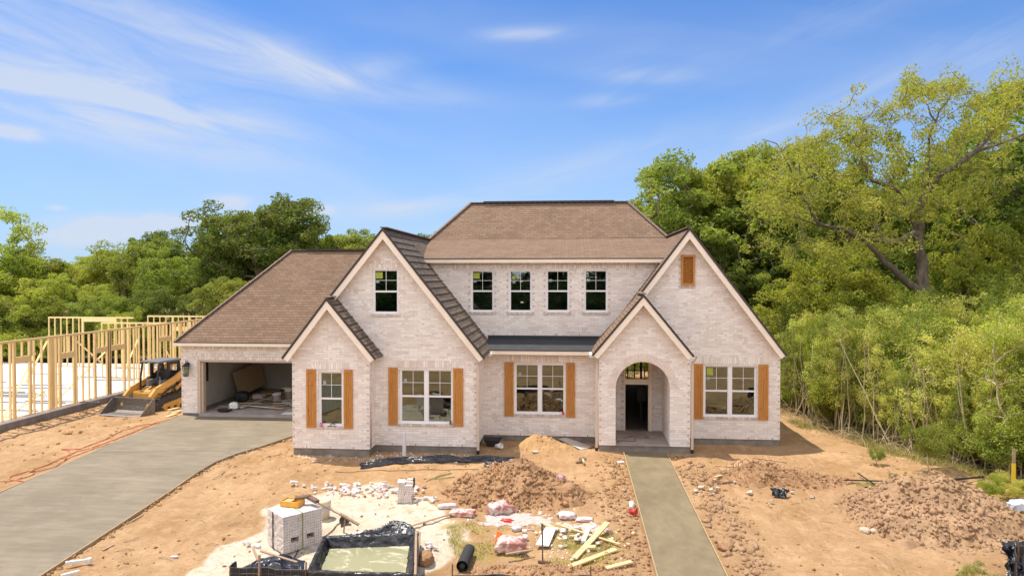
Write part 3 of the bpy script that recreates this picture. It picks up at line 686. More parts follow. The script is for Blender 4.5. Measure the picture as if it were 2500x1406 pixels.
slope(b, [(-4.78, RY, RZ), (-6.45, 30.42, 7.5), (-10.2, 30.6, 3.05), (-10.2, 37.9, 3.05)], (0, 1, 0))
slope(b, [(2.58, RY, RZ), (4.20, 30.42, 7.55), (7.56, 30.6, 3.05), (7.56, 37.9, 3.05)], (0, 1, 0))
slope(b, [(-4.78, RY, RZ), (2.58, RY, RZ), (7.56, 37.9, 3.05), (-10.2, 37.9, 3.05)], (1, 0, 0)); hp(b, 'roof', M['shingle'])
b = MB()
slope(b, [(-16.95, 27.8, 3.05), (-9.0, 27.8, 3.05), (-6.6, 31.5, 7.07), (-13.3, 31.5, 7.07)], (1, 0, 0)); hp(b, 'roof', M['shingle'])
b = MB(); slope(b, [(-16.95, 27.8, 3.05), (-13.3, 31.5, 7.07), (-16.95, 35.2, 3.05)], (0, 1, 0)); slope(b, [(-16.95, 35.2, 3.05), (-13.3, 31.5, 7.07), (-6.6, 31.5, 7.07), (-9, 35.2, 3.05)], (1, 0, 0)); hp(b, 'roof', M['shingle'])
# the small low-slope black roof over the middle window
b = MB(); slope(b, [(-3.2, 24.6, 3.19), (1.1, 24.6, 3.19), (1.1, 26.02, 3.50), (-3.2, 26.02, 3.50)], (1, 0, 0), .04); hp(b, 'low_roof', M['membrane'])
b = MB(); b.box(-3.2, 1.6, 25.975, 26.0, 3.49, 3.60); hp(b, 'roof_flashing', M['membrane'])
# ridge and hip caps
b = MB()
for a, c in [((-4.78, RY, RZ), (2.58, RY, RZ)), ((-6.45, 30.42, 7.5), (-4.78, RY, RZ)), ((4.2, 30.42, 7.55), (2.58, RY, RZ)), ((-16.95, 27.8, 3.05), (-13.3, 31.5, 7.07)), ((-13.3, 31.5, 7.07), (-7, 31.5, 7.07))]: b = MB(); ridgecap(b, a, c); hp(b, 'ridge_cap', M['shingle_cap'])
b = MB(); b.box(-4.15, 1.95, RY-.14, RY+.14, RZ+.03, RZ+.085); b.box(-12.5, -9.0, 31.36, 31.64, 7.10, 7.15); hp(b, 'ridge_vent', M['drip'])
# eave fascia boards, drip edges, soffits, gutters, downspouts
f = MB(); d = MB(); so = MB()
for x0, x1, y, z in [(-16.95, -9.7, 27.8, 3.05), (-6.0, 3.9, 25.68, 6.53), (-3.05, .9, 24.6, 3.19)]:
    f.box(x0, x1, y-.03, y+.01, z-.165, z-.03); d.box(x0-.01, x1, y-.045, y+.005, z-.03, z+.006)
f.box(-16.98, -16.94, 27.78, 35.2, 2.89, 3.02); so.box(-16.93, -9.7, 27.82, 28.2, 2.90, 2.925); so.box(-6, 3.9, 25.70, 26.0, 6.385, 6.41); so.box(-3.1, .9, 24.62, 25.0, 3.03, 3.05)
so.box(-16.94, -16.87, 28.2, 35, 2.90, 2.925)
hp(f, 'fascia', M['trim']); hp(d, 'drip_edge', M['drip']); hp(so, 'soffit', M['soffit'])
def spout(x, y, ztop, zbot, sx):
    b = MB(); b.tube([(x+sx*.12, y-.22, ztop+.08), (x+sx*.08, y-.20, ztop-.02), (x, y-.05, ztop-.16), (x, y-.05, ztop-.3)], .035, 8); b.box(x-.045, x+.045, y-.085, y-.015, zbot, ztop-.22)
    o = hp(b, 'downspout', M['gutter'], bevel=.008)
    e = MB(); e.box(x-.05, x+.05, y-.11, y-.015, zbot-.12, zbot); e.build('downspout_shoe', M['black'], o, False).matrix_parent_inverse = Matrix()
spout(-3.19, 23.15, 3.05, -.1, 1); spout(.87, 23.9, 3.05, -.1, -1); spout(4.13, 23.9, 3.05, -.1, 1)
b = MB(); b.box(-3.0, -2.86, 24.3, 24.6, 3.0, 3.1); b.box(.62, .78, 23.6, 24.6, 3.06, 3.16); b.bar((4.05, 23.6, 3.2), (4.35, 23.7, 3.12), .12, .02); hp(b, 'gutter', M['white'])
# garage door frame
b = MB(); b.box(GX0-.13, GX0-.0, 28.13, 28.2, -.06, 2.25); b.box(GX0, GX0+.10, 28.2, 28.42, -.06, 2.22); b.box(GX0-.13, GX1, 28.14, 28.198, 2.19, 2.25); b.box(GX0, GX1, 28.2, 28.4, 2.15, 2.22)
hp(b, 'garage_door_frame', simple('tan_trim', (.55, .43, .33), .6, .1))
# front doorway frame with a transom bar and a dark post
b = MB(); b.box(DX0-.0, DX0+.05, 26.0, 26.16, .03, 2.72); b.box(DX1-.05, DX1, 26.0, 26.16, .03, 2.72); b.box(DX0, DX1, 26.01, 26.15, 1.78, 1.98); b.box(DX0, DX1, 26.0, 26.16, 2.66, 2.72)
b.box(DX1, DX1+.09, 25.99, 26.05, .03, 2.8)
hp(b, 'door_frame', M['trim'])
b = MB(); b.box(2.72, 2.80, 27.5, 27.6, .02, 2.75); b.box(2.6, 2.95, 27.4, 27.65, .9, 1.6); hp(b, 'inner_post', M['black'])
# gable vent
b = MB(); b.box(3.93, 4.00, 25.03, 25.2, 5.53, 6.63); b.box(4.34, 4.41, 25.03, 25.2, 5.53, 6.63); b.box(4.0, 4.34, 25.03, 25.2, 6.55, 6.63); b.box(4.0, 4.34, 25.03, 25.2, 5.53, 5.61)
vent = hp(b, 'gable_vent', M['cedar'])
b = MB()
for i in range(13): z = 5.64+i*.071; b.bar((4.0, 25.11, z+.02), (4.34, 25.11, z+.02), .10, .014, up=(0, -.6, .8))
b.build('louvre', M['cedar'], vent, False).matrix_parent_inverse = Matrix()
b = MB(); b.box(4.0, 4.34, 25.21, 25.23, 5.6, 6.56); hp(b, 'vent_backing', M['dark'])
# windows -----------------------------------------------------------
def window(k):
    x0, x1, z0, z1, Y, twin = WIN[k]; y = Y+.05; b = MB()
    b.box(x0, x0+.055, y, y+.1, z0, z1); b.box(x1-.055, x1, y, y+.1, z0, z1); b.box(x0+.055, x1-.055, y, y+.1, z0, z0+.075); b.box(x0+.055, x1-.055, y, y+.1, z1-.055, z1)
    xm = (x0+x1)/2; units = [(x0+.055, x1-.055)]
    if twin: b.box(xm-.065, xm+.065, y-.01, y+.1, z0+.075, z1-.055); units = [(x0+.055, xm-.065), (xm+.065, x1-.055)]
    zm = (z0+z1)/2
    for a, c in units:
        b.box(a, c, y+.01, y+.09, zm-.03, zm+.03)
        for (u0, u1, w0, w1) in ((a, c, z0+.075, zm-.03), (a, c, zm+.03, z1-.055)):
            b.box(u0, u0+.02, y+.02, y+.06, w0, w1); b.box(u1-.02, u1, y+.02, y+.06, w0, w1)
    fr = hp(b, 'window', M['vinyl'])
    def sub(bb, n, m): o = bb.build(n, m, fr, False); o.matrix_parent_inverse = Matrix(); return o
    for a, c in units:
        g = MB(); g.box(a+.02, c-.02, y+.04, y+.046, zm+.03, z1-.055); sub(g, 'pane', M['glass'])
        g = MB(); g.box(a+.02, c-.02, y+.055, y+.061, z0+.075, zm-.03); sub(g, 'pane', M['glass'])
        g = MB(); q = (a+c)/2; zq = (zm+z1)/2; g.box(q-.007, q+.007, y+.026, y+.038, zm+.03, z1-.055); g.box(a+.02, c-.02, y+.024, y+.036, zq-.007, zq+.007); sub(g, 'muntin', M['vinyl'])
    return fr, sub, y
for k in WIN:
    fr, sub, y = window(k); x0, x1, z0, z1, Y, tw = WIN[k]
    def stick(dx, dz, w, h, m, n='sticker'):
        g = MB(); g.box(x0+dx, x0+dx+w, y+.022, y+.024, z1-dz-h, z1-dz); o = sub(g, n, m); o['label'] = 'small paper sticker on the glass'
    ys = M['stk'] = M.get('stk') or simple('lime_sticker', (.36, .42, .06), .6); ws = M['stw'] = M.get('stw') or simple('pale_sticker', (.30, .36, .33), .6); cr_ = M['stc'] = M.get('stc') or simple('cream_sticker', (.72, .68, .42), .6)
    if k in ('upleft', 'u1'): stick(.09, .10, .25, .22, ys); stick(.09, .38, .13, .09, ws)
    if k == 'u2': stick(.12, .22, .12, .12, ys); stick(.14, .42, .11, .08, ws); stick(.42, .40, .10, .05, cr_); stick(.45, 1.2, .10, .05, cr_)
    if k in ('u3', 'u4'): stick(.10, .34, .13, .10, ws)
    if k == 'right': stick(.12, .10, .22, .26, ys); stick(.12, .42, .1, .12, ws)
    if k in ('mid', 'bay', 'left'): stick(.14, .33, .11, .11, ws)
# shutters
for x0, x1, Y in [(-8.99, -8.66, 22.5), (-7.68, -7.38, 22.5), (-6.32, -6.0, 23.15), (-4.05, -3.71, 23.15), (-2.46, -2.13, 25.0), (-.20, .12, 25.0), (4.38, 4.72, 25.1), (6.67, 7.01, 25.1)]:
    b = MB(); z0, z1 = .71, 2.70; yf = Y-.045
    b.box(x0, x0+.07, yf, Y-.004, z0, z1); b.box(x1-.07, x1, yf, Y-.004, z0, z1)
    for za, zb in ((z0, z0+.1), (z1-.1, z1), (z1-.52, z1-.46)): b.box(x0+.07, x1-.07, yf+.003, Y-.004, za, zb)
    xm = (x0+x1)/2; b.box(x0+.07, xm-.006, yf+.02, Y-.006, z0+.1, z1-.1); b.box(xm+.006, x1-.07, yf+.02, Y-.006, z0+.1, z1-.1)
    hp(b, 'shutter', M['cedar'])
# wall lantern on the garage pier
L0 = Vector((-16.55, 28.0, 1.75)); b = MB()
b.cyl(L0+Vector((0, .19, .32)), L0+Vector((0, .15, .32)), .07); b.tube([L0+Vector((0, .17, .32)), L0+Vector((0, .10, .46)), L0+Vector((0, .0, .48)), L0+Vector((0, 0, .36))], .018, 6)
b.lathe([(.02, .40), (.05, .36), (.19, .26), (.20, .24), (.16, .235), (.0, .235)], L0, 4)
for i in range(4):
    a = math.pi/2*i; c1, s1 = math.cos(a), math.sin(a); b.tube([L0+Vector((.155*c1, .155*s1, .24)), L0+Vector((.11*c1, .11*s1, -.18))], .011, 5)
b.lathe([(0, -.17), (.12, -.175), (.12, -.195), (0, -.2)], L0, 4); b.cyl(L0+Vector((0, 0, -.18)), L0+Vector((0, 0, -.04)), .02)
lan = hp(b, 'wall_lantern', M['black']); lan['label'] = 'black lantern on the garage pier'
b = MB(); b.lathe([(.145, .235), (.105, -.17)], L0, 4); b.build('lantern_glass', M['glass'], lan, False).matrix_parent_inverse = Matrix()
# weep-hole ties along the bottom course
b = MB()
for x0, x1, y in [(-9.4, -6.9, 22.5), (-6.6, -3.4, 23.15), (-3.1, .8, 25.0), (4.3, 7.3, 25.1)]:
    x = x0+.4
    while x < x1: b.box(x-.008, x+.008, y-.003, y+.01, .01, .075); x += .82
for x in (-3, -2.2, -1.4, -.6, .3): b.box(x-.008, x+.008, 25.997, 26.01, 3.61, 3.68)
hp(b, 'weep_holes', M['dark'])

M['plate'] = simple('treated_plate', (.20, .20, .19), .8)
# ------------------------------------------------------------------ the unfinished timber-frame house next door
NF = empty('timber_frame', (-28, 32, -.2), 0, 'unfinished yellow timber stud frame on a white slab beside the brick house', 'house frame')
b = MB(); b.box(-45, -22.16, 18, 42.2, .07, .15); b.build('slab', M['slab'], NF, True)
b = MB(); b.box(-45, -22.12, 17.9, 42.3, -.6, .068); b.build('foundation', M['found'], NF, True)
def studwall(axis_, c, a0, a1, z0, z1, skip=(), dbl=(), off=0):
    """stud wall along an axis; skip = openings (a, b, header z)"""
    def bx(b, a, e, za, zb, w=.05): (b.box(c-w, c+w, a, e, za, zb) if axis_ == 'y' else b.box(a, e, c-w, c+w, za, zb))
    b = MB(); bx(b, a0, a1, z0, z0+.04); b.build('bottom_plate', M['stud'], NF, True)
    b = MB(); bx(b, a0, a1, z1-.085, z1); b.build('top_plate', M['stud'], NF, True)
    xs = []; a = a0+.02+off
    while a < a1:
        if not any(s0 < a < s1 for s0, s1, _ in skip): xs.append((a, .038))
        a += .406
    for s0, s1, zz in skip:
        xs += [(s0, .11), (s1, .11)]; h = MB(); bx(h, s0+.05, s1-.05, zz, zz+.26, .042)
        n = max(1, int((s1-s0)/.406))
        for i in range(1, n+1):
            q = s0+(s1-s0)*i/(n+1); bx(h, q-.019, q+.019, zz+.26, z1-.085, .042)
        h.build('header', M['stud'], NF, True)
    xs += [(d_, .19) for d_ in dbl]
    for a, w in xs:
        s = MB(); bx(s, a-w/2, a+w/2, z0+.04, z1-.085, .046); s.build('stud', M['stud'], NF, True)
studwall('y', -22.25, 23.6, 41.6, .155, 3.30, [(25.45, 26.25, 2.35), (27.9, 28.75, 2.25), (30.1, 30.95, 2.25), (31.15, 32.2, 2.25), (35.0, 36.2, 2.3), (37.2, 38.5, 2.3)], [27.45, 31.05])
studwall('x', 40.6, -33.1, -27.4, .155, 3.30, [(-30.8, -28.6, 3.0)], [])
studwall('x', 41.4, -27.0, -22.4, .155, 3.36, [(-25.3, -24.2, 2.4)], [])
studwall('x', 36.0, -26.2, -22.4, .155, 3.30, [], [-24.6])
b = MB()
for p, q in [((-22.36, 25.0, .2), (-24.0, 28.6, 2.4)), ((-22.37, 27.2, 1.0), (-22.37, 25.2, .25)), ((-22.37, 29.0, 3.0), (-22.37, 30.9, 1.6)), ((-22.4, 27.4, .2), (-22.4, 31, 2.2)), ((-22.38, 33.5, 2.6), (-22.38, 32.3, 1.0)), ((-22.36, 37.0, .3), (-22.36, 35.9, 1.8)), ((-22.4, 27.4, 3.1), (-22.4, 26.2, 1.5))]:
    n_ = MB(); n_.bar(p, q, .09, .035); n_.build('brace', M['stud'], NF, True)
b = MB()
for i in range(26):
    x = random.uniform(-38, -23); yy = random.uniform(24, 40); q = MB(); q.box(x, x+random.uniform(1.5, 4.5), yy, yy+.09, .152, .20); q.build('loose_plate', M['plate'], NF, True)
b = MB()
for x, yy in [(-25.5, 33.5), (-26.2, 31), (-24.6, 36), (-29, 34), (-24.3, 29.5), (-27.5, 37)]: b.cyl((x, yy, .15), (x, yy, .6), .05, n=8)
b.build('pipe_stub', M['pvc'], NF, True)

# ------------------------------------------------------------------ compact track loader
SK = Zp(305, 1016, -.22)
sk = empty('track_loader', (-19.25, 30.35, -.23), R(-10), 'yellow compact track loader with black cab and lowered steel bucket', 'loader')
# local frame: -y is forward (towards the bucket), x to the machine's left in the picture's right
def lp(b, n, m, **k): return b.build(n, m, sk, **k)
for sx in (-1, 1):
    x0, x1 = (sx*.98, sx*.58) if sx < 0 else (sx*.58, sx*.98)
    prof = [(-1.25, .08), (-1.1, .0), (1.0, .0), (1.25, .12), (1.38, .45), (1.2, .78), (.95, .84), (-1.05, .48), (-1.30, .30)]
    b = MB(); b.prism([(x0, y_, z_) for y_, z_ in prof], (x1-x0, 0, 0))
    for i in range(9): b.box(x0-.01, x1+.01, -1.1+i*.26, -1.02+i*.26, -.025, .01)
    for i in range(8): f = i/7; y_ = -1.0+1.9*f; z_ = .50+.36*f; b.box(x0-.01, x1+.01, y_-.035, y_+.035, z_-.03, z_+.03)
    tr = lp(b, 'track', M['rubber'], bevel=.02)
    xo = sx*.99
    g = MB(); g.prism([(xo-.02, -.95, .14), (xo-.02, .85, .14), (xo-.02, .95, .38), (xo-.02, .25, .42), (xo-.02, -.8, .30)], (.04, 0, 0)); g.build('track_frame', M['yellow'], tr)
    g = MB(); g.cyl((xo-.03, 1.0, .5), (xo+.05, 1.0, .5), .26, n=18); g.build('drive_sprocket', M['rubber'], tr)
    g = MB(); g.cyl((xo+.04, 1.0, .5), (xo+.07, 1.0, .5), .12, n=14)
    for q in (-.75, -.35, .05, .45): g.cyl((xo-.03, q, .12), (xo+.04, q, .12), .11, n=12)
    g.build('roller', M['yellow'], tr)
b = MB(); b.prism([(-.56, -.85, .35), (-.56, 1.2, .35), (-.56, 1.45, .7), (-.56, 1.5, 1.35), (-.56, .9, 1.5), (-.56, -.1, .9), (-.56, -.75, .72)], (1.12, 0, 0)); lp(b, 'body', M['yellow'], bevel=.02)
b = MB(); b.box(-.5, .5, 1.46, 1.54, .75, 1.3); b.box(-.57, .57, .4, 1.3, .9, 1.1); lp(b, 'engine_grille', M['black'])
b = MB(); b.box(-.45, .45, -.95, -.2, .62, .70); b.box(-.52, .52, -1.02, -.92, .48, .80); b.box(-.52, -.40, -1.0, -.3, .66, .84); b.box(.40, .52, -1.0, -.3, .66, .84); lp(b, 'front_deck', M['yellow'], bevel=.015)
# cab
b = MB()
for sx in (-1, 1):
    x = sx*.47; b.tube([(x, -.62, .82), (x, -.62, 1.35), (x, -.52, 2.0), (x, -.48, 2.12)], .045, 8); b.tube([(x, .02, .9), (x, 0, 2.1)], .045, 8); b.tube([(x, .85, 1.35), (x, .72, 2.1)], .04, 8)
    b.prism([(x-.02, .0, .95), (x-.02, .85, 1.38), (x-.02, .84, 1.55), (x-.02, .0, 1.52)], (.04, 0, 0)); b.box(x-.02, x+.02, .02, .16, 1.5, 2.1); b.box(x-.02, x+.02, .62, .78, 1.5, 2.1); b.box(x-.02, x+.02, .1, .7, 1.96, 2.1)
b.box(-.47, .47, .80, .84, 1.3, 1.6)
lp(b, 'cab_frame', M['black'])
b = MB(); b.box(-.54, .54, -.58, .85, 2.10, 2.19); lp(b, 'cab_roof', simple('grey_roof', (.16, .155, .15), .5), bevel=.03)
b = MB()
for sx in (-1, 1):
    for i in range(8): q = .17+i*.06; b.bar((sx*.47, q, 1.53), (sx*.47, q, 1.97), .008, .008)
    for i in range(7): z_ = 1.55+i*.065; b.bar((sx*.47, .16, z_), (sx*.47, .62, z_), .008, .008)
lp(b, 'side_screen', M['black'])
b = MB(); b.box(-.27, .27, -.12, .38, 1.0, 1.12); b.box(-.25, .25, .30, .42, 1.1, 1.72); lp(b, 'seat', M['black'], bevel=.03)
b = MB(); b.box(-.42, -.28, -.35, .2, 1.0, 1.28); b.box(.28, .42, -.35, .2, 1.0, 1.28); b.cyl((.35, -.3, 1.28), (.35, -.36, 1.46), .025); b.cyl((-.35, -.3, 1.28), (-.35, -.36, 1.46), .025); lp(b, 'control_console', simple('grey_console', (.22, .21, .23), .6), bevel=.02)
for sx in (-1, 1):
    x = sx*.70; b = MB()
    path = [(1.55, 1.62), (1.2, 1.78), (.2, 1.28), (-.95, .92), (-1.30, .62), (-1.42, .25)]
    for (y0, z0), (y1, z1), w in zip(path[:-1], path[1:], (.30, .34, .34, .30, .22)): b.bar((x, y0, z0), (x, y1, z1), .13, w*.8)
    b.bar((x, 1.45, 1.7), (x, 1.5, .75), .10, .28); b.bar((x, .25, .80), (x, 1.3, 1.42), .08, .16); b.bar((x, -1.0, .85), (x, -.1, .80), .10, .12)
    arm = lp(b, 'lift_arm', M['yellow'], bevel=.015)
    g = MB(); g.prism([(x+.066*sx, -.55, .82), (x+.066*sx, .15, 1.08), (x+.066*sx, .2, .98), (x+.066*sx, -.75, .66)], (.006*sx, 0, 0)); g.build('arm_plate', M['black'], arm)
    g = MB(); g.prism([(x+.068*sx, .55, 1.30), (x+.068*sx, 1.2, 1.52), (x+.068*sx, 1.15, 1.30), (x+.068*sx, .8, 1.22)], (.008*sx, 0, 0)); g.build('arm_decal', M['redpaint'], arm)
    g = MB(); g.cyl((x*.9, 1.35, .85), (x*.9, .3, .95), .04); g.build('lift_cylinder', M['steel'], arm)
b = MB(); b.box(-.6, .6, -1.42, -1.30, .12, .52); lp(b, 'quick_coupler', M['yellow'], bevel=.01)
b = MB(); W_ = 1.08
prof = [(-1.46, .62), (-1.44, .30), (-1.50, .10), (-1.70, .015), (-2.28, .0)]
for (y0, z0), (y1, z1) in zip(prof[:-1], prof[1:]): b.bar((0, y0, z0), (0, y1, z1), 2*W_, .022)
for sx in (-1, 1): b.prism([(sx*W_-.012, -1.44, .62), (sx*W_-.012, -1.44, .02), (sx*W_-.012, -2.25, -.01), (sx*W_-.012, -2.28, .06), (sx*W_-.012, -1.60, .63)], (.024, 0, 0))
b.box(-W_, W_, -1.50, -1.42, .60, .65)
bk = lp(b, 'bucket', M['steel'])
b = MB(); b.box(-W_, W_, -2.36, -2.22, -.012, .016); b.build('cutting_edge', simple('bright_steel', (.50, .46, .46), .4, .2, metal=.5), bk)

# ------------------------------------------------------------------ yard objects
def one(b, name, m, label, cat, group=None, loc=None, rot=None, **k): return tag(b.build(name, m, None, loc=loc, rot=rot, **k), label, cat, group)
_bm = bmesh.new(); bmesh.ops.create_icosphere(_bm, subdivisions=1, radius=1); ICO = (np.array([v.co[:] for v in _bm.verts]), np.array([[v.index for v in f.verts] for f in _bm.faces])); _bm.free()
_bm = bmesh.new(); bmesh.ops.create_cube(_bm, size=2); bmesh.ops.triangulate(_bm, faces=_bm.faces); CUBE = (np.array([v.co[:] for v in _bm.verts]), np.array([[v.index for v in f.verts] for f in _bm.faces])); _bm.free()
rng = np.random.default_rng(5)
def rotm(n):
    q = rng.normal(size=(n, 4)); q /= np.linalg.norm(q, axis=1)[:, None]; w, x, y, z = q.T
    return np.stack([1-2*(y*y+z*z), 2*(x*y-z*w), 2*(x*z+y*w), 2*(x*y+z*w), 1-2*(x*x+z*z), 2*(y*z-x*w), 2*(x*z-y*w), 2*(y*z+x*w), 1-2*(x*x+y*y)], -1).reshape(n, 3, 3)
def lumps(P, S, src=ICO, jit=.28):
    """many small lumps at P with sizes S (n,3)"""
    n = len(P); v, f = src; A = v[None]*(1+rng.uniform(-jit, jit, (n, len(v), 3))); A = A*S[:, None, :]
    A = np.einsum('nij,nkj->nki', rotm(n), A)+P[:, None, :]
    F = f[None]+(np.arange(n)*len(v))[:, None, None]
    return A.reshape(-1, 3), F.reshape(-1, 3)
def dirt_pile(name, cx, cy, rx, ry, h, m, label, nclod, cs=(.03, .11), seed=1, cat='dirt pile', bumps=()):
    n = 210; u = np.linspace(-1.35, 1.35, n); X, Y = np.meshgrid(cx+u*rx, cy+u*ry)
    def hh(X, Y):
        q = ((X-cx)/rx)**2+((Y-cy)/ry)**2; r_ = np.sqrt(q)+fbm(X*1.3, Y*1.3, 3, seed)*.7
        z = h*np.clip(1-r_, -.25, 1)**1.0
        for bx_, by_, br, bh in bumps: z = z+bh*np.exp(-((X-bx_)**2+(Y-by_)**2)/br**2)
        k = smst(-.1*h, .3*h, z)
        return z+k*min(1, h*1.8)*(fbm(X*2.2, Y*2.2, 3, seed+5, .5)*.22+np.abs(fbm(X*9, Y*9, 3, seed+8, .6))*.13-.05*np.abs(fbm(X*22, Y*22, 2, seed+9, .6)))
    Z = ground_z(X, Y)-.03+hh(X, Y); Z = np.where(hh(X, Y) < -.02*h, Z-.25, Z)
    ix = np.arange(n*n).reshape(n, n); F = np.stack([ix[:-1, :-1], ix[:-1, 1:], ix[1:, 1:], ix[1:, :-1]], -1).reshape(-1, 4)
    o = link(name, npmesh(name, np.stack([X, Y, Z], -1).reshape(-1, 3), F, True), m); tag(o, label, cat)
    a = rng.uniform(0, 2*math.pi, nclod); rr = np.sqrt(rng.uniform(0, 1.1, nclod)); px = cx+rx*rr*np.cos(a); py = cy+ry*rr*np.sin(a)
    s = cs[0]+(cs[1]-cs[0])*rng.uniform(0, 1, nclod)**6; S = s[:, None]*rng.uniform(.35, 1.5, (nclod, 3))
    pz = ground_z(px, py)-.03+np.maximum(hh(px, py), 0)+s*.05
    V, F = lumps(np.stack([px, py, pz], -1), S*.62, CUBE, .6); c = link('clods', npmesh('clods', V, F), m, o); c['kind'] = 'stuff'; return o
dirt_pile('dirt_pile', 9.35, 18.3, 2.4, 2.1, 1.15, M['clay_pink'], 'largest heap of pinkish brown dirt clods on the right of the walk', 11000, (.004, .08), 3, bumps=[(9.8, 19.2, .7, .12)])
dirt_pile('dirt_pile', -1.55, 19.45, 2.1, 1.5, .90, M['clay'], 'rough brown clod heap in the middle of the yard beside the crumpled black sheet', 7000, (.004, .08), 7, bumps=[(-.45, 19.0, .45, .15)])
dirt_pile('dirt_pile', -1.15, 23.8, 1.3, .75, .40, M['sandpile'], 'smooth orange sand heap against the wall under the middle window', 300, (.01, .05), 12, bumps=[(-1.5, 24.0, .35, .16), (-.3, 23.55, .7, .10)])
dirt_pile('dirt_pile', -.55, 14.15, 1.9, .75, .30, M['clay'], 'low brown dirt bank behind the silt fence at the bottom of the yard', 3000, (.006, .055), 19)
dirt_pile('dirt_pile', 5.9, 20.75, 2.2, .7, .50, M['clay'], 'low debris mound of dirt and roots to the right of the front walk', 3500, (.006, .06), 23)
# one big clod on the middle heap, stones
def stone(px, py, s, m, label, cat='stone', sq=(1, 1, .7), group=None, dz=0, sub=2, name='stone'):
    p = G(px, py); bm = bmesh.new(); bmesh.ops.create_icosphere(bm, subdivisions=sub, radius=1)
    sd_ = rng.uniform(0, 99)
    for v in bm.verts:
        k = 1+.35*float(fbm(v.co.x*1.6+sd_, v.co.y*1.6+v.co.z*2.1, 3, 3))*2; v.co *= k; v.co.x *= s*sq[0]; v.co.y *= s*sq[1]; v.co.z *= s*sq[2]
    me = bpy.data.meshes.new(name); bm.to_mesh(me); bm.free(); o = link(name, me, m); o.location = (p.x, p.y, gz1(p.x, p.y)+s*sq[2]*.5+dz); o.rotation_euler = (0, 0, rng.uniform(0, 6)); return tag(o, label, cat, group)
stone(1385, 1222, .36, M['clay'], 'big square clod of brown clay at the right end of the middle heap', 'clod', (1, .8, .85), sub=3, name='clay_clod')
stone(1040, 1372, .22, M['clay'], 'orange brown boulder of dirt on the white sand right of the wash pit', 'clod', (1.1, .8, .8), sub=3, name='clay_clod')
stone(2155, 1062, .22, M['rock'], 'pale rounded rock at the foot of the thicket', sub=3)
for px, py, s in [(2120, 1243, .16), (2090, 1262, .12), (2126, 1265, .15), (2068, 1248, .10), (2110, 1292, .13), (2135, 1296, .10), (1770, 1340, .2)]: stone(px, py, s, M['rock'] if px > 1800 else M['clay'], 'pale stone beside the big dirt heap' if px > 1800 else 'flat brown rock beside the front walk', group='pale stones beside the dirt heap' if px > 1800 else None, sub=2)
# loose gravel and clods over the yard
def scatter(name, n, rng_px, s0, s1, m, dens=None, src=CUBE):
    x0, x1, y0, y1 = rng_px; X = rng.uniform(x0, x1, n); Y = rng.uniform(y0, y1, n)
    keep = ~inpoly(X, Y, DRIVE) & ~inpoly(X, Y, WALK)
    if dens is not None: keep &= rng.uniform(0, 1, n) < dens(X, Y)
    X, Y = X[keep], Y[keep]; n = len(X); s = s0+(s1-s0)*rng.uniform(0, 1, n)**5
    V, F = lumps(np.stack([X, Y, ground_z(X, Y)+s*.15], -1), s[:, None]*rng.uniform(.5, 1.2, (n, 3)), src, .5)
    return tag(link(name, npmesh(name, V, F), m), kind='stuff')
scatter('loose_clods', 26000, (-16, 14, 12.9, 24.5), .003, .035, M['clay'], lambda X, Y: np.clip(.10+smst(.05, .25, fbm(X*.9, Y*.9, 3, 50))*.9, 0, 1))
scatter('loose_clods', 5000, (3.3, 5.2, 12.9, 23.4), .004, .07, M['clay_pink'], lambda X, Y: np.exp(-((X-3.85)/.42)**2)*.8)
scatter('loose_clods', 3000, (.6, 1.75, 12.9, 23.4), .004, .055, M['clay'], lambda X, Y: np.exp(-((X-1.45)/.45)**2))
scatter('loose_clods', 1500, (-22, -16, 16, 30), .008, .06, M['sandpile'], lambda X, Y: .4+0*X)
ed = np.array(DRIVE[2:11])
def near_drive(X, Y): return np.exp(-(pdist(X, Y, DRIVE)/.16)**2)
scatter('driveway_edge_crumbs', 9000, (-12.2, -9.5, 13, 26), .006, .05, M['clay'], near_drive)
scatter('brick_crumbs', 2600, (-5.5, 2.2, 14.5, 18.3), .008, .035, M['bit'], lambda X, Y: np.clip(np.exp(-((X+1.7)/1.0)**2-((Y-17.3)/.5)**2)+.5*np.exp(-((X+.3)/1.3)**2-((Y-15.6)/.7)**2), 0, 1), CUBE)
scatter('mortar_crumbs', 900, (-9.3, -3.4, 22.0, 23.1), .008, .03, M['bit'], lambda X, Y: .6+0*X, CUBE)
tb = MB(); r9 = random.Random(31)
for i in range(260):
    x = r9.uniform(-11, 13); yy = r9.uniform(13, 23.2); a = r9.uniform(0, 6.3); L = r9.uniform(.06, .38)
    if inpoly(np.array([x]), np.array([yy]), WALK)[0] or inpoly(np.array([x]), np.array([yy]), DRIVE)[0]: continue
    x1, y1 = x+math.cos(a)*L, yy+math.sin(a)*L; xm, ym = (x+x1)/2+r9.gauss(0, .02), (yy+y1)/2
    tb.tube([(x, yy, gz1(x, yy)+.012), (xm, ym, gz1(xm, ym)+.02+L*.06), (x1, y1, gz1(x1, y1)+.012)], r9.uniform(.003, .008), 4)
tag(tb.build('scattered_twigs', M['oldwood']), kind='stuff')
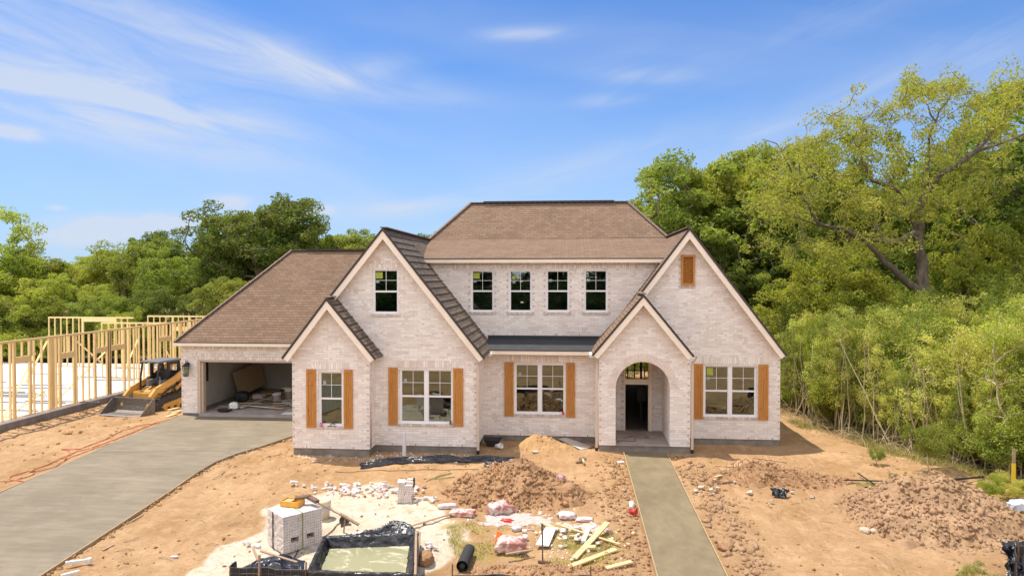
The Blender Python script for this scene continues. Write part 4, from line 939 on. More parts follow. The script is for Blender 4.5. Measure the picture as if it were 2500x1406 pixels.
# white spilled powder round the sacks
def spill(name, cx, cy, rx, ry, m, seed):
    n = 46; u = np.linspace(-1, 1, n); X, Y = np.meshgrid(cx+u*rx, cy+u*ry); r_ = np.sqrt(((X-cx)/rx)**2+((Y-cy)/ry)**2)+fbm(X*3, Y*3, 4, seed, .7)*2.0
    h_ = np.clip(.75-r_, -.4, .5)*.09; Z = ground_z(X, Y)+h_+fbm(X*14, Y*14, 2, seed)*.02
    ix = np.arange(n*n).reshape(n, n); F = np.stack([ix[:-1, :-1], ix[:-1, 1:], ix[1:, 1:], ix[1:, :-1]], -1).reshape(-1, 4)
    return tag(link(name, npmesh(name, np.stack([X, Y, Z], -1).reshape(-1, 3), F, True), m), kind='stuff')
spill('spilled_powder', -1.5, 17.35, 1.1, .7, simple('powder', (.46, .40, .36), .95, .2, 9), 3); spill('spilled_powder', .3, 16.9, .8, .4, M['bitpink'], 5)
# bricks lying about
BRK = MB(); BRK.box(-.10, .10, -.048, .048, 0, .062)
b0 = None
def loose_bricks(n, cpx, spread, m, label, group, sc=(.6, 1.1)):
    global b0
    c = G(*cpx)
    me = None
    for i in range(n):
        x = c.x+rng.normal()*spread[0]; yy = c.y+rng.normal()*spread[1]
        if me is None: o = BRK.build('brick', m, None, bevel=.004); me = o
        else: o = me.copy(); COL.objects.link(o)
        k = rng.uniform(*sc); o.scale = (k*rng.uniform(.4, 1), k, k); o.location = (x, yy, gz1(x, yy)+rng.uniform(0, .05)); o.rotation_euler = (rng.normal()*.25, rng.normal()*.25, rng.uniform(0, 6.3)); tag(o, label, 'brick', group)
loose_bricks(70, (880, 1196), (.85, .20), M['bit'], 'broken whitish brick in the rubble strip left of the small brick stack', 'broken bricks in the rubble strip')
loose_bricks(26, (930, 1200), (.7, .22), M['bitpink'], 'broken pinkish brick in the rubble strip left of the small brick stack', 'pinkish broken bricks in the rubble strip')
loose_bricks(9, (1045, 1222), (.22, .12), M['bit'], 'pale brick dropped just right of the small brick stack', 'bricks beside the small stack')
loose_bricks(26, (1340, 1310), (.75, .35), M['bit'], 'white brick offcut among the planks near the rod stake', 'brick offcuts among the planks')
loose_bricks(14, (1440, 1330), (.6, .4), M['lumber'], 'small timber offcut lying among the planks', 'timber offcuts among the planks')
loose_bricks(6, (1050, 1345), (.10, .10), M['bit'], 'pale broken brick behind the dirt boulder on the white sand', 'broken bricks behind the boulder')
loose_bricks(5, (630, 1322), (.16, .12), M['bit'], 'pale brick lying left of the big brick pallet', 'bricks left of the pallet')
loose_bricks(22, (1740, 1200), (1.2, .6), M['rock'], 'small flat stone on the dirt right of the walk', 'small stones right of the walk')
# big strapped cube of bricks
def brick_cube(name, loc, rz, nx, ny, nz, label, holes=True, ragged=0):
    e = empty(name, loc, rz, label, 'brick stack'); bw, bl, bh = .115, .21, .068
    # bricks stand on end, core holes facing the front
    b = MB(); h = MB(); X0 = -nx*bl/2; Y0 = -ny*bw/2
    for j in range(nz):
        for i in range(nx):
            for k in range(ny):
                if holes and j in (3, 4) and i in (1, 3) and nx > 3: continue
                if ragged and j == nz-1 and rng.uniform() < .35: continue
                dx, dy = rng.uniform(-.008, .008), rng.uniform(-.008, .008)
                if ragged: dx, dy = dx*2.5, dy*2.5
                x = X0+i*bl+dx; y_ = Y0+k*bw+dy; z = j*(bh+.002)
                b.box(x+.003, x+bl-.003, y_+.003, y_+bw-.003, z, z+bh)
                if holes and k == 0:
                    for q in range(3): h.cyl((x+.045+q*.06, y_+.006, z+bh/2), (x+.045+q*.06, y_+.0015, z+bh/2), .0095, n=6)
    b.build('bricks', simple('pallet_brick', (.66, .58, .52), .9, .14, 7), e, bevel=.003); 
    if holes: h.build('core_holes', M['dark'], e)['kind'] = 'stuff'
    return e
p = G(712, 1338); pal = brick_cube('brick_stack', (-6.50, 15.50, gz1(-6.5, 15.5)+.01), R(48), 5, 8, 13, 'large strapped cube of pale cored bricks on the white sand')
b = MB(); b.box(-.03, .0, -.475, -.463, .0, .91); b.box(-.03, 0, -.47, .47, .909, .915)
b.build('strap', M['green'], pal)
b = MB(); b.bar((-.535, .1, .91), (-.535, .1, 0), .012, .03); b.build('strap', M['black'], pal)
pal.scale = (.92, .92, .92)
p = G(985, 1226); st2 = brick_cube('brick_stack', (p.x-.02, p.y+.25, gz1(p.x, p.y)+.01), R(9), 2, 4, 8, 'small leaning stack of pale bricks at the back of the white sand', True, 1); st2.rotation_euler.y = R(3)
b = MB(); b.box(.22, .27, -.1, .16, .34, .56); one(b, 'black_bag', M['fabric'], 'small black pad hanging on the right side of the small brick stack', 'pad', loc=(p.x-.02, p.y+.25, gz1(p.x, p.y)+.05), rot=(0, 0, R(9)), bevel=.03)
# amber tool tray, brush and boots of tools on the brick cube
PM = Matrix.Translation(pal.location) @ Euler((0, 0, R(48))).to_matrix().to_4x4()
def onpal(x, y_, z): return PM @ (Vector((x, y_, z+.915))*.92)
b = MB(); b.box(-.20, .18, -.13, .13, 0, .02); b.box(-.20, -.185, -.13, .13, .02, .12); b.box(.165, .18, -.13, .13, .02, .12); b.box(-.185, .165, -.13, -.115, .02, .12); b.box(-.185, .165, .115, .13, .02, .12)
tr = one(b, 'tool_tray', M['levely'], 'amber plastic tool tray sitting on the large brick cube', 'tray', loc=onpal(.06, .22, .005), rot=(0, 0, R(-8)), bevel=.006); tr.scale = (1.25, 1.25, 1.1)
b = MB(); b.box(-.18, -.02, -.11, .11, .022, .09); b.build('sponge', M['ply'], tr)
b = MB(); b.bar((-.05, -.02, .13), (.20, .10, .16), .12, .05); b.bar((.15, .1, .14), (.42, -.02, .1), .10, .07); one(b, 'work_gloves', simple('brown_leather', (.16, .10, .07), .8, .3), 'dark brown leather gloves lying over the amber tray', 'gloves', loc=onpal(.16, .16, .01), rot=(0, 0, R(-10)), bevel=.02).scale = (1.3, 1.3, 1.2)
b = MB(); a1 = Zp(738, 1206, .56); a2 = Zp(866, 1275, -.10)
b.tube([a1, a2], .017, 8); one(b, 'long_hoe', M['oldwood'], 'long wooden tool handle reaching from the brick cube over the sand', 'tool')
d_ = (a2-a1).normalized(); b = MB(); b.bar(a2-d_*.45+Vector((.02, .04, -.01)), a2+d_*.12, .09, .045); one(b, 'wooden_float', M['oldwood'], 'wooden float at the lower end of the long tool handle', 'mason tool', bevel=.008)
b = MB(); p = G(826, 1292); b.tube([(a2.x-.25, a2.y+.02, a2.z+.06), (a2.x-.3, a2.y+.07, gz1(a2.x, a2.y)-.02)], .02, 6); one(b, 'prop_stick', M['oldwood'], 'short stick propping up the long tool handle', 'stick')
b = MB(); b.lathe([(0, 0), (.115, .0), (.13, .20), (.12, .20), (.105, .02), (0, .02)], n=18); b.build; one(b, 'mortar_pail', M['found'], 'small grey pail tipped on its side under the tool handle', 'pail', loc=(p.x+.05, p.y+.30, gz1(p.x, p.y)+.13), rot=(R(75), 0, R(20)), smooth=True)
def pail(px, py, r_, h, m, label, name='bucket', lid=False, z=None, loc=None, band=True):
    p = loc or G(px, py); e = empty(name, (p.x, p.y, p.z if loc else gz1(p.x, p.y)), 0, label, 'bucket'); b = MB()
    b.lathe([(0, .0), (r_*.86, 0), (r_*.98, h*.80), (r_*1.07, h*.80), (r_*1.07, h*.84), (r_, h*.84), (r_, h*.9), (r_*1.06, h*.9), (r_*1.06, h*.93), (r_, h*.94), (r_*1.03, h), (r_*.96, h), (r_*.84, .03), (0, .03)], n=28); b.build('shell', m, e, smooth=True)
    b = MB(); b.tube([(r_*1.07*math.cos(a), r_*1.07*math.sin(a)-.02*math.sin(a), h*.82-.16*math.sin(a)) for a in np.linspace(0, math.pi, 12)], .006, 5); b.build('handle', M['steel'], e); return e
bu = pail(790, 1264, .205, .50, M['creamp'], 'cream plastic pail standing behind the large brick cube', loc=G(787, 1266))
b = MB(); b.lathe([(0, .46), (.19, .46)], n=24); b.build('contents', simple('pale_slurry', (.50, .44, .30), .6), bu)
b = MB(); b.lathe([(.196, .20), (.2015, .33)], n=28); b.build('paper_band', simple('grey_label', (.55, .50, .50), .7), bu)
b = MB(); q = G(812, 1250); b.bar(G(795, 1220, .1), G(815, 1248, .02), .03, .015); one(b, 'stick', M['oldwood'], 'short stick leaning beside the cream pail', 'stick')

# lined wash pit ---------------------------------------------------
zr = -.02; FLp, FRp, BRp, BLp = Zp(757, 1392, zr), Zp(1000, 1398, zr), Zp(1012, 1302, zr), Zp(795, 1310, zr)
pit = empty('wash_pit', ((FLp.x+FRp.x)/2, (FLp.y+BRp.y)/2, -.42), 0, 'timber wash pit lined with black plastic and full of murky green water', 'wash pit')
def crumple(P0, P1, P2, P3, nu, nv, amp, seed, fr=3.0, gain=.6):
    """a crumpled sheet spanning four corners"""
    u, v = np.meshgrid(np.linspace(0, 1, nu), np.linspace(0, 1, nv)); P = [np.array(p)[None, None] for p in (P0, P1, P2, P3)]
    A = (P[0]*(1-u)[..., None]+P[1]*u[..., None])*(1-v)[..., None]+(P[3]*(1-u)[..., None]+P[2]*u[..., None])*v[..., None]
    for k in range(3): A[..., k] += amp*(np.abs(fbm(u*fr*3+k*7, v*fr+k*3, 3, seed+k, gain))*2.8-.3)*(.4+.6*np.sin(np.pi*np.clip(v, 0, 1)))
    ix = np.arange(nu*nv).reshape(nv, nu); F = np.stack([ix[:-1, :-1], ix[:-1, 1:], ix[1:, 1:], ix[1:, :-1]], -1).reshape(-1, 4); return A.reshape(-1, 3), F
def merge(parts):
    V = []; F = []; o = 0
    for v, f in parts: V.append(v); F.append(f+o); o += len(v)
    return np.concatenate(V), np.concatenate(F)
def sheet(name, parts, m, parent=None, thick=.006, world=True, smooth=True):
    V, F = merge(parts); o = link(name, npmesh(name, V, F, smooth), m, parent, world and parent is not None); s = o.modifiers.new('thick', 'SOLIDIFY'); s.thickness = thick; return o
C4 = [FLp, FRp, BRp, BLp]; cen = sum(C4, Vector())/4
inn = [c+(cen-c)*.16+Vector((0, 0, -.36)) for c in C4]; out = [c+(c-cen)*.07+Vector((0, 0, -.40)) for c in C4]; rim = [c+Vector((0, 0, .0)) for c in C4]; rimo = [c+(c-cen)*.055 for c in C4]
parts = []
for i in range(4):
    j = (i+1) % 4; parts += [crumple(inn[i], inn[j], rim[j], rim[i], 50, 14, .05, 10+i), crumple(rim[i], rim[j], rimo[j], rimo[i], 50, 4, .02, 20+i), crumple(rimo[i], rimo[j], out[j], out[i], 50, 12, .045, 30+i)]
sheet('liner', parts, M['poly'], pit)
rim_sag = None
w4 = [c+(cen-c)*.10+Vector((0, 0, -.235)) for c in C4]; b = MB(); b.add(w4, [(0, 1, 2, 3)]); b.build('water', M['pond'], pit, True)
b = MB()
for i, j in ((0, 1), (1, 2), (3, 0)): b.bar(C4[i]+(C4[i]-cen)*.02+Vector((0, 0, -.14)), C4[j]+(C4[j]-cen)*.02+Vector((0, 0, -.14)), .035, .22)
b.bar(BRp+Vector((.06, -.1, .06)), FRp+Vector((.10, .05, -.10)), .05, .12); b.build('frame_board', M['oldwood'], pit, True)
b = MB(); b.bar(FRp+Vector((.05, .1, -.35)), BRp+Vector((.12, -.05, .05)), .09, .03); one(b, 'weathered_board', M['oldwood'], 'weathered board leaning along the right side of the wash pit', 'board')
b = MB(); q = Zp(950, 1310, -.2); b.bar((q.x, q.y+.8, -.33), (q.x+1.15, q.y+2.0, -.31), .06, .02); one(b, 'stick', M['oldwood'], 'long thin board on the white sand behind the wash pit', 'stick')

# silt fence, black plastic tarp on the left ------------------------------------------------
def fence(name, pts, label, hf=.48, stakes=(), seed=3):
    e = empty(name, (pts[0][0], pts[0][1], float(base(pts[0][1]))), 0, label, 'silt fence'); n = 120
    P = np.array(pts, float); L = np.r_[0, np.cumsum(np.hypot(np.diff(P[:, 0]), np.diff(P[:, 1])))]; q = np.linspace(0, L[-1], n)
    x = np.interp(q, L, P[:, 0]); yy = np.interp(q, L, P[:, 1])+fbm(q*2, q*0, 3, seed)*.12; hh = np.interp(q, L, P[:, 2]) if P.shape[1] > 2 else np.full(n, hf)
    hh = hh+fbm(q*1.5, q*0+4, 3, seed)*.12; zb = base(yy); rows = []
    for k, v in enumerate(np.linspace(-.12, 1, 8)): rows.append(np.stack([x+fbm(q*5, q*0+v*3, 2, seed)*.03, yy+fbm(q*4, q*0+v*2, 2, seed+3)*.08, zb+v*hh], -1))
    A = np.stack(rows); ix = np.arange(8*n).reshape(8, n); F = np.stack([ix[:-1, :-1], ix[:-1, 1:], ix[1:, 1:], ix[1:, :-1]], -1).reshape(-1, 4)
    sheet('fence_fabric', [(A.reshape(-1, 3), F)], M['fabric'], e, .004)
    b = MB()
    for k in range(0, n, 3): b.tube([(A[r_, k, 0], A[r_, k, 1]-.02, A[r_, k, 2]) for r_ in (1, 4, 7)], .0035, 4)
    for r_ in (3, 5, 7): b.tube([(A[r_, k, 0], A[r_, k, 1]-.02, A[r_, k, 2]) for k in range(0, n, 4)], .0035, 4)
    b.build('wire_mesh', M['steel'], e, True)
    for sx, top, w in stakes:
        yq = float(np.interp(sx, x, yy)); b = MB(); b.bar((sx, yq-.04, float(base(yq))-.1), (sx+.01, yq-.02, float(base(yq))+top), .04 if w else .022, .03 if w else .022); b.build('stake', M['oldwood'] if w else M['rust'], e, True)
    return e
fence('silt_fence', [(-7.05, 13.75, .30), (-7.0, 13.35, .42), (-5.9, 13.33, .38), (-5.4, 13.3, .44), (-4.0, 13.2, .44), (-3.2, 13.22, .42), (-2.3, 13.3, .42), (-1.2, 13.4, .38)], 'black wire-backed silt fence sagging along the bottom below the wash pit', stakes=[(-6.35, .66, 1), (-5.35, .58, 0), (-2.35, .66, 0)])
fence('silt_fence', [(-1.15, 13.45, .14), (-.8, 13.42, .30), (-.5, 13.42, .38), (.7, 13.5, .42), (1.35, 13.55, .36)], 'low black silt fence running to the front walk at the bottom', stakes=[(.37, .62, 0), (-.2, .3, 0)], seed=9)
fe = fence('silt_fence', [(9.0, 14.6, .62), (9.2, 15.0, .70), (9.9, 15.2, .68), (11, 15.3, .6), (13, 15.2, .6)], 'black silt fence corner bundle at the lower right edge of the yard', stakes=[(9.25, .85, 0)], seed=15)
V, F = crumple((8.95, 14.7, -.45), (10.4, 14.6, -.45), (10.3, 15.4, .26), (9.05, 15.2, .24), 50, 22, .16, 71); sheet('bunched_plastic', [(V, F)], M['poly'], fe)
tp = [crumple((-7.0, 13.45, -.42), (-5.6, 13.35, -.42), (-5.7, 14.15, -.36), (-6.8, 14.1, -.36), 110, 60, .20, 55, 1.1, .38)]
tp[0][0][:, 2] += .22*np.exp(-((tp[0][0][:, 0]+6.3)/.6)**2)*np.clip((tp[0][0][:, 1]-13.45)/.3, 0, 1)
tarp = sheet('plastic_tarp', tp, M['poly']); tag(tarp, 'crumpled black plastic tarp bunched behind the left end of the silt fence', 'tarp')
b = MB(); q = Vector((-6.6, 13.95, .0)); b.bar(q, q+Vector((.9, -.25, -.10)), .06, .02); b.bar(q+Vector((-.2, .05, .05)), q+Vector((.1, -.35, -.05)), .05, .02); one(b, 'rotten_planks', M['oldwood'], 'two weathered plank ends sticking out of the black tarp', 'plank')
# crumpled black sheet lying across the yard in front of the wall
def ribbon(pts, w, amp, seed, lift=.10):
    P = np.array(pts, float); L = np.r_[0, np.cumsum(np.hypot(np.diff(P[:, 0]), np.diff(P[:, 1])))]; nu = int(L[-1]*45); q = np.linspace(0, L[-1], nu)
    x = np.interp(q, L, P[:, 0]); yy = np.interp(q, L, P[:, 1]); ww = np.interp(q, L, P[:, 2])*w if P.shape[1] > 2 else np.full(nu, w); nv = 22; v = np.linspace(-1, 1, nv)[:, None]
    X = x[None]+fbm(q[None]*3+v*2, v*3+q[None], 3, seed)*.12; Y = yy[None]+v*ww[None]+fbm(q[None]*2, v*2, 3, seed+2)*.2*ww[None]
    Z = ground_z(X, Y)+.01+lift*np.sqrt(np.clip(1-v*v, 0, 1))*(.5+ww[None]/w*.5)+np.abs(fbm(q[None]*1.7+v*1.6, v*1.5+q[None]*.9, 3, seed+4, .42))*amp*3.0*(1-v**4)
    ix = np.arange(nu*nv).reshape(nv, nu); F = np.stack([ix[:-1, :-1], ix[:-1, 1:], ix[1:, 1:], ix[1:, :-1]], -1).reshape(-1, 4); return np.stack([X, Y, Z], -1).reshape(-1, 3), F
sheet('bunched_liner', [ribbon([(BLp.x+.45, BLp.y+.18, .5), (BLp.x+.9, BLp.y+.30, .8), (BRp.x-.55, BRp.y+.30, 1.1), (BRp.x-.15, BRp.y+.22, 1.15), (BRp.x+.12, BRp.y-.05, .8), (BRp.x+.10, BRp.y-.35, .5)], .27, .26, 33, .34)], M['poly'], pit)
gp = [G(880, 1143), G(930, 1137), G(975, 1130), G(1100, 1128), G(1200, 1124), G(1255, 1126), G(1300, 1140)]
o = sheet('plastic_sheet', [ribbon([(p_.x, p_.y, w) for p_, w in zip(gp, (.35, 1, 1.1, .55, .6, .8, .4))], .21, .16, 5, .06), ribbon([(p_.x, p_.y, w) for p_, w in zip([G(1185, 1140), G(1225, 1146), G(1270, 1142), G(1303, 1138)], (.5, 1.0, .9, .4))], .34, .16, 8, .04)], M['poly']); tag(o, 'long crumpled black plastic sheet lying on the sand in front of the house', 'plastic sheet')
# sacks -------------------------------------------------------------
def sack(px, py, lx, ly, lz, rz, m, label, seed, tilt=0, name='cement_sack', cr=.25):
    p = G(px, py); bm = bmesh.new(); bmesh.ops.create_cube(bm, size=2); bmesh.ops.subdivide_edges(bm, edges=bm.edges, cuts=9, use_grid_fill=True)
    for v in bm.verts:
        c = v.co; k = (1-abs(c.x)**4*.45)*(1-abs(c.y)**4*.35); c.z = (c.z*k)
        nn = float(fbm(c.x*2+seed, c.y*2+c.z, 3, seed))+.6*float(fbm(c.x*6+seed, c.y*6+c.z*3, 2, seed+3)); c.x *= 1+nn*cr; c.y *= 1+nn*cr; c.z *= 1+nn*cr*1.5
        v.co = Vector((c.x*lx/2, c.y*ly/2, c.z*lz/2))
    me = bpy.data.meshes.new(name); bm.to_mesh(me); bm.free(); me.polygons.foreach_set('use_smooth', [True]*len(me.polygons))
    o = link(name, me, m); o.location = (p.x, p.y, gz1(p.x, p.y)+lz*.42); o.rotation_euler = (0, R(tilt), R(rz)); return tag(o, label, 'sack')
sack(1130, 1256, .62, .34, .16, -3, M['sack'], 'flat white and red cement sack at the edge of the white sand', 3)
sack(1092, 1239, .50, .20, .13, 14, M['sackw'], 'smooth white empty sack lying on the edge of the white sand', 5)
sack(1218, 1250, .55, .45, .30, 40, M['sack'], 'crumpled pink and white cement sack in the spilled powder', 9, cr=.55)
sack(1238, 1272, .28, .14, .08, -20, M['red'], 'crushed red paper scrap in front of the crumpled cement sack', 12, name='paper_scrap', cr=.7)
sack(1385, 1264, .46, .30, .15, 5, M['sackw'], 'white powder sack lying open right of the middle of the yard', 15, cr=.5)
sack(1428, 1270, .42, .20, .08, -6, M['sackw'], 'flattened white sack lying beside the open powder sack', 18, cr=.5)
sack(1248, 1345, .62, .42, .36, -4, M['sack'], 'plump torn cement sack standing on the grass near the fabric roll', 21, cr=.35)
sack(1262, 1298, .22, .16, .12, 30, M['sackw'], 'small crumpled white bag on the grass above the torn cement sack', 24, cr=.6)
sack(1362, 1190, .36, .20, .20, -30, simple('purple_sack', (.45, .26, .33), .8, .3), 'purple crumpled sack on top of the brown clod heap', 27, cr=.5).location.z += .22
# planks
def plank(a, c, w, h, m, label, name='plank', dz=.05, dz2=None):
    A = G(*a); C = G(*c); A.z = gz1(A.x, A.y)+dz; C.z = gz1(C.x, C.y)+(dz if dz2 is None else dz2); b = MB(); b.bar(A, C, w, h); return one(b, name, m, label, 'plank', bevel=.004)
plank((1402, 1366), (1483, 1298), .14, .04, M['lumber'], 'long yellow plank lying diagonally across the other planks', dz=.05, dz2=.20)
plank((1388, 1384), (1503, 1352), .14, .04, M['lumber'], 'yellow plank lying nearest to the silt fence beside the walk')
plank((1480, 1400), (1542, 1386), .12, .04, M['lumber'], 'short yellow plank at the very bottom beside the walk', dz=.08)
plank((1370, 1291), (1513, 1341), .06, .03, M['lumber'], 'long narrow batten under the diagonal plank', dz=.08)
plank((1322, 1280), (1362, 1300), .10, .04, M['lumber'], 'short yellow board behind the rod stake')
plank((1424, 1335), (1437, 1302), .10, .06, M['pvc'], 'grey white channel offcut under the planks', dz=.10)
plank((1745, 1182), (1845, 1165), .07, .03, M['lumber'], 'thin pale plank on the root debris mound', dz=.15, dz2=.25)
plank((1235, 1368), (1300, 1356), .06, .03, M['oldwood'], 'weathered stick lying on the dirt bank by the torn sack', name='stick', dz=.16)
plank((1268, 1205), (1290, 1187), .08, .05, M['oldwood'], 'weathered board end on the face of the middle clod heap', dz=.45)
plank((250, 1345), (278, 1332), .05, .02, M['oldwood'], 'splintered wood stick on the sand beside the driveway', name='stick', dz=.02)
plank((308, 1282), (350, 1258), .03, .02, M['oldwood'], 'dark twig on the sand beside the driveway edge', name='stick', dz=.02)
plank((520, 1171), (550, 1152), .02, .02, M['oldwood'], 'thin twig lying near the middle of the bare sand', name='stick', dz=.02)
plank((2325, 1204), (2432, 1210), .05, .03, M['lumber'], 'pale batten lying at the back of the large dirt heap', dz=.04)
b = MB(); A, B_, C, D = G(1308, 1340), G(1340, 1342), G(1357, 1302), G(1333, 1298)
zz = gz1(A.x, A.y)+.08; b.prism([(q.x, q.y, zz+.05*i) for q, i in ((A, 0), (B_, 0), (C, 1), (D, 1))], (0, 0, .035)); one(b, 'foam_board', M['white'], 'white foam board lying on the grass under the rod stake', 'board')
# rod stake with a silver cap, base block
p = G(1325, 1372); z0 = gz1(p.x, p.y); e = empty('rod_stake', (p.x, p.y, z0), 0, 'thin dark rod standing upright among the planks', 'stake')
b = MB(); b.cyl((0, 0, -.1), (-.01, 0, .80), .018); b.build('rod', M['rust'], e); b = MB(); b.cyl((-.01, 0, .74), (-.012, 0, .88), .028); b.build('cap', M['steel'], e); b = MB(); b.bar((-.10, 0, .04), (.12, -.05, .03), .05, .05); b.build('foot', M['rust'], e)
# rolled black fabric
b = MB(); A = G(1128, 1382, .13); B_ = G(1146, 1340, .13)
b.cyl(A, B_, .125, n=22, cap=False); b.cyl(A+(B_-A)*.01, B_-(B_-A)*.01, .095, n=18, cap=False); b.cyl(A+(B_-A)*.03, B_, .06, n=18)
o = one(b, 'fabric_roll', M['fabric'], 'short roll of black fabric lying on the grass by the white sand', 'roll')
# small litter
p = G(1214, 1328); b = MB(); b.bar((p.x, p.y, z0+.02), (p.x+.05, p.y+.05, z0+.32), .16, .03); one(b, 'orange_marker', M['orange'], 'bright orange plastic marker standing on the grass', 'marker')
def cup(px, py, m, label, s=1.0, rot=(R(80), 0, 1.0)):
    p = G(px, py); b = MB(); b.lathe([(0, 0), (.035*s, 0), (.05*s, .13*s), (.045*s, .13*s), (.03*s, .01), (0, .01)], n=12); return one(b, 'cup', m, label, 'cup', loc=(p.x, p.y, gz1(p.x, p.y)+.05*s), rot=rot, smooth=True)
cup(1538, 1256, M['red'], 'red plastic cup lying beside the front walk', 1.5); cup(1541, 1247, M['white'], 'white plastic cup lying beside the front walk', 1.4, (R(60), 0, 3))
b = MB(); b.lathe([(0, 0), (.04, 0), (.05, .12), (0, .12)], n=12); one(b, 'cup', M['pink'], 'pink cup standing on the sill of the left shuttered window', 'cup', loc=(-8.47, 22.47, .765), smooth=True)
b = MB(); b.tube([(0, 0, .0), (.0, 0, .06), (.06, 0, .09), (.16, 0, .07)], .014, 6); b.box(-.1, .2, -.02, .02, -.01, .004); one(b, 'trowel', M['dark'], 'small dark trowel on the sill of the left shuttered window', 'trowel', loc=(-8.15, 22.48, .775))
b = MB(); b.box(-.03, .03, -.03, .03, 0, .11); one(b, 'can', M['red'], 'small dark red can at the right end of the middle window sill', 'can', loc=(-.32, 24.985, .80))
b = MB(); b.box(-.03, .03, -.03, .03, 0, .12); one(b, 'can', M['rust'], 'small rusty can at the right end of the wide left window sill', 'can', loc=(-4.15, 23.13, .77))
for px, py, s, lab in [(808, 1111, .10, 'scrap of pinkish white wrapper at the foot of the left bay wall'), (768, 1128, .08, 'tiny white scrap on the sand in front of the left bay'), (425, 1358, .08, 'white scrap on the sand near the bottom left'), (1309, 1111, .12, 'white scrap on the sand near the orange sand heap'), (1515, 1130, .13, 'white scrap beside the top of the front walk'), (716, 1342, .09, 'white slip of paper in the shade of the large brick cube'), (1230, 1213, .13, 'white scrap on the foot of the middle clod heap')]:
    sack(px, py, s*2, s, s*.6, random.uniform(0, 90), M['sackw'], lab, int(px), name='litter', cr=.6)
# white pipe offcuts
A = G(213, 1378); b = MB(); b.bar((A.x-.34, A.y-.22, A.z+.12), (A.x, A.y, A.z+.10), .065, .065); b.box(A.x-.01, A.x+.09, A.y-.04, A.y+.05, A.z+.05, A.z+.15); one(b, 'pipe_elbow', M['pvc'], 'white square pipe with an end fitting on the sand at the lower left', 'pipe', bevel=.01)
A = G(192, 1403); b = MB(); b.bar((A.x-.2, A.y-.25, A.z+.08), (A.x+.02, A.y, A.z+.08), .065, .065); one(b, 'pipe_offcut', M['pvc'], 'short white square pipe cut off by the lower left edge', 'pipe', bevel=.01)
b = MB(); p = G(987, 1112); b.cyl((p.x, p.y, -.4), (p.x, p.y, .52), .065, n=16); one(b, 'cleanout_pipe', M['pvc'], 'white standpipe standing upright in front of the wide left window', 'pipe', smooth=False)
# shovel
e_ = G(1423, 1128); e = empty('shovel', (e_.x, e_.y, gz1(e_.x, e_.y)), 0, 'shovel with a grey blade and yellow handle lying in the sand', 'shovel')
b = MB(); b.lathe([(0, .0), (.13, .02), (.0, .06)], (0, .45, .02), 12); b.box(-.13, .13, .2, .32, .01, .03); b.build('blade', M['steel'], e); b = MB(); b.bar((0, .25, .04), (.03, -.35, .10), .05, .05); b.build('handle', M['lumber'], e); b = MB(); b.bar((-.22, -.1, .03), (.02, 0, .05), .06, .04); b.build('grip', M['rust'], e)
# things beside the walls: wheelbarrow tray, pail, sheet metal
p = G(1200, 1094); b = MB(); b.add([(-.3, -.2, .25), (.3, -.2, .25), (.35, .25, .28), (-.35, .25, .28), (-.15, -.1, .02), (.15, -.1, .02), (.15, .1, .02), (-.15, .1, .02)], [(0, 1, 5, 4), (1, 2, 6, 5), (2, 3, 7, 6), (3, 0, 4, 7), (4, 5, 6, 7)])
one(b, 'mortar_tub', M['fabric'], 'black mortar tub in the shade of the recessed wall', 'tub', loc=(p.x, p.y+.3, gz1(p.x, p.y)))
cup(1211, 1096, M['pvc'], 'grey white can lying in front of the black mortar tub', 2.0)
V, F = crumple(G(1362, 1070, .25), G(1420, 1098, .02), G(1450, 1090, .02), G(1385, 1068, .2), 20, 6, .03, 91); o = sheet('metal_sheet', [(V, F)], M['sheet']); tag(o, 'thin grey metal sheet leaning under the right shutter of the middle window', 'sheet')
# porch cable, hoses, cables
def cable(name, pts, r_, m, label, dz=None, cat='cord'):
    P = []
    for q in pts:
        v = G(*q) if len(q) == 2 else Vector(q)
        P.append(Vector((v.x, v.y, (gz1(v.x, v.y)+r_+.012) if len(q) == 2 else v.z)))
    Q = []
    for i in range(len(P)-1):
        a, b_, c, d = P[max(i-1, 0)], P[i], P[i+1], P[min(i+2, len(P)-1)]
        for k in range(8):
            t_ = k/8; Q.append(.5*((2*b_)+(c-a)*t_+(2*a-5*b_+4*c-d)*t_*t_+(3*b_-a-3*c+d)*t_**3))
    Q.append(P[-1])
    if len(pts[0]) == 2: Q = [Vector((v.x, v.y, gz1(v.x, v.y)+r_+.012)) for v in Q]
    b = MB(); b.tube(Q, r_, 6); return tag(b.build(name, m, None, smooth=True), label, cat)
cable('air_hose', [(150, 1120), (172, 1110), (165, 1099), (152, 1096), (215, 1090), (290, 1060), (330, 1046), (368, 1036), (400, 1028), (430, 1018)], .015, M['orange_cord'], 'orange red hose looping past the driveway towards the loader')
cable('air_hose', [(60, 1176), (30, 1172), (24, 1160), (45, 1152), (115, 1135), (150, 1118), (185, 1104), (240, 1088), (300, 1066), (360, 1042), (395, 1032)], .016, M['orange_cord'], 'orange red hose with a round loop at the left edge beside the driveway')
cable('air_hose', [(-1, 1178), (40, 1172), (80, 1160), (86, 1153), (130, 1142), (172, 1118), (225, 1098), (300, 1074), (375, 1043), (425, 1024)], .011, M['redpaint'], 'thinner dark red hose running closest along the driveway form')
cable('extension_cord', [(1.58, 24.0, .045), (1.75, 24.35, .045), (2.2, 24.3, .045), (2.3, 24.9, .045), (2.75, 24.8, .045), (2.6, 25.2, .045), (2.1, 25.0, .045), (1.62, 24.3, .06), (1.56, 24.5, .6)], .011, M['rust'], 'thin brown cord curling over the porch floor')
cable('sand_cable', [(688, 1374), (720, 1355), (735, 1335), (780, 1320), (800, 1305), (835, 1275), (850, 1268)], .012, M['dark'], 'dark cord snaking over the white sand past the brick cube')
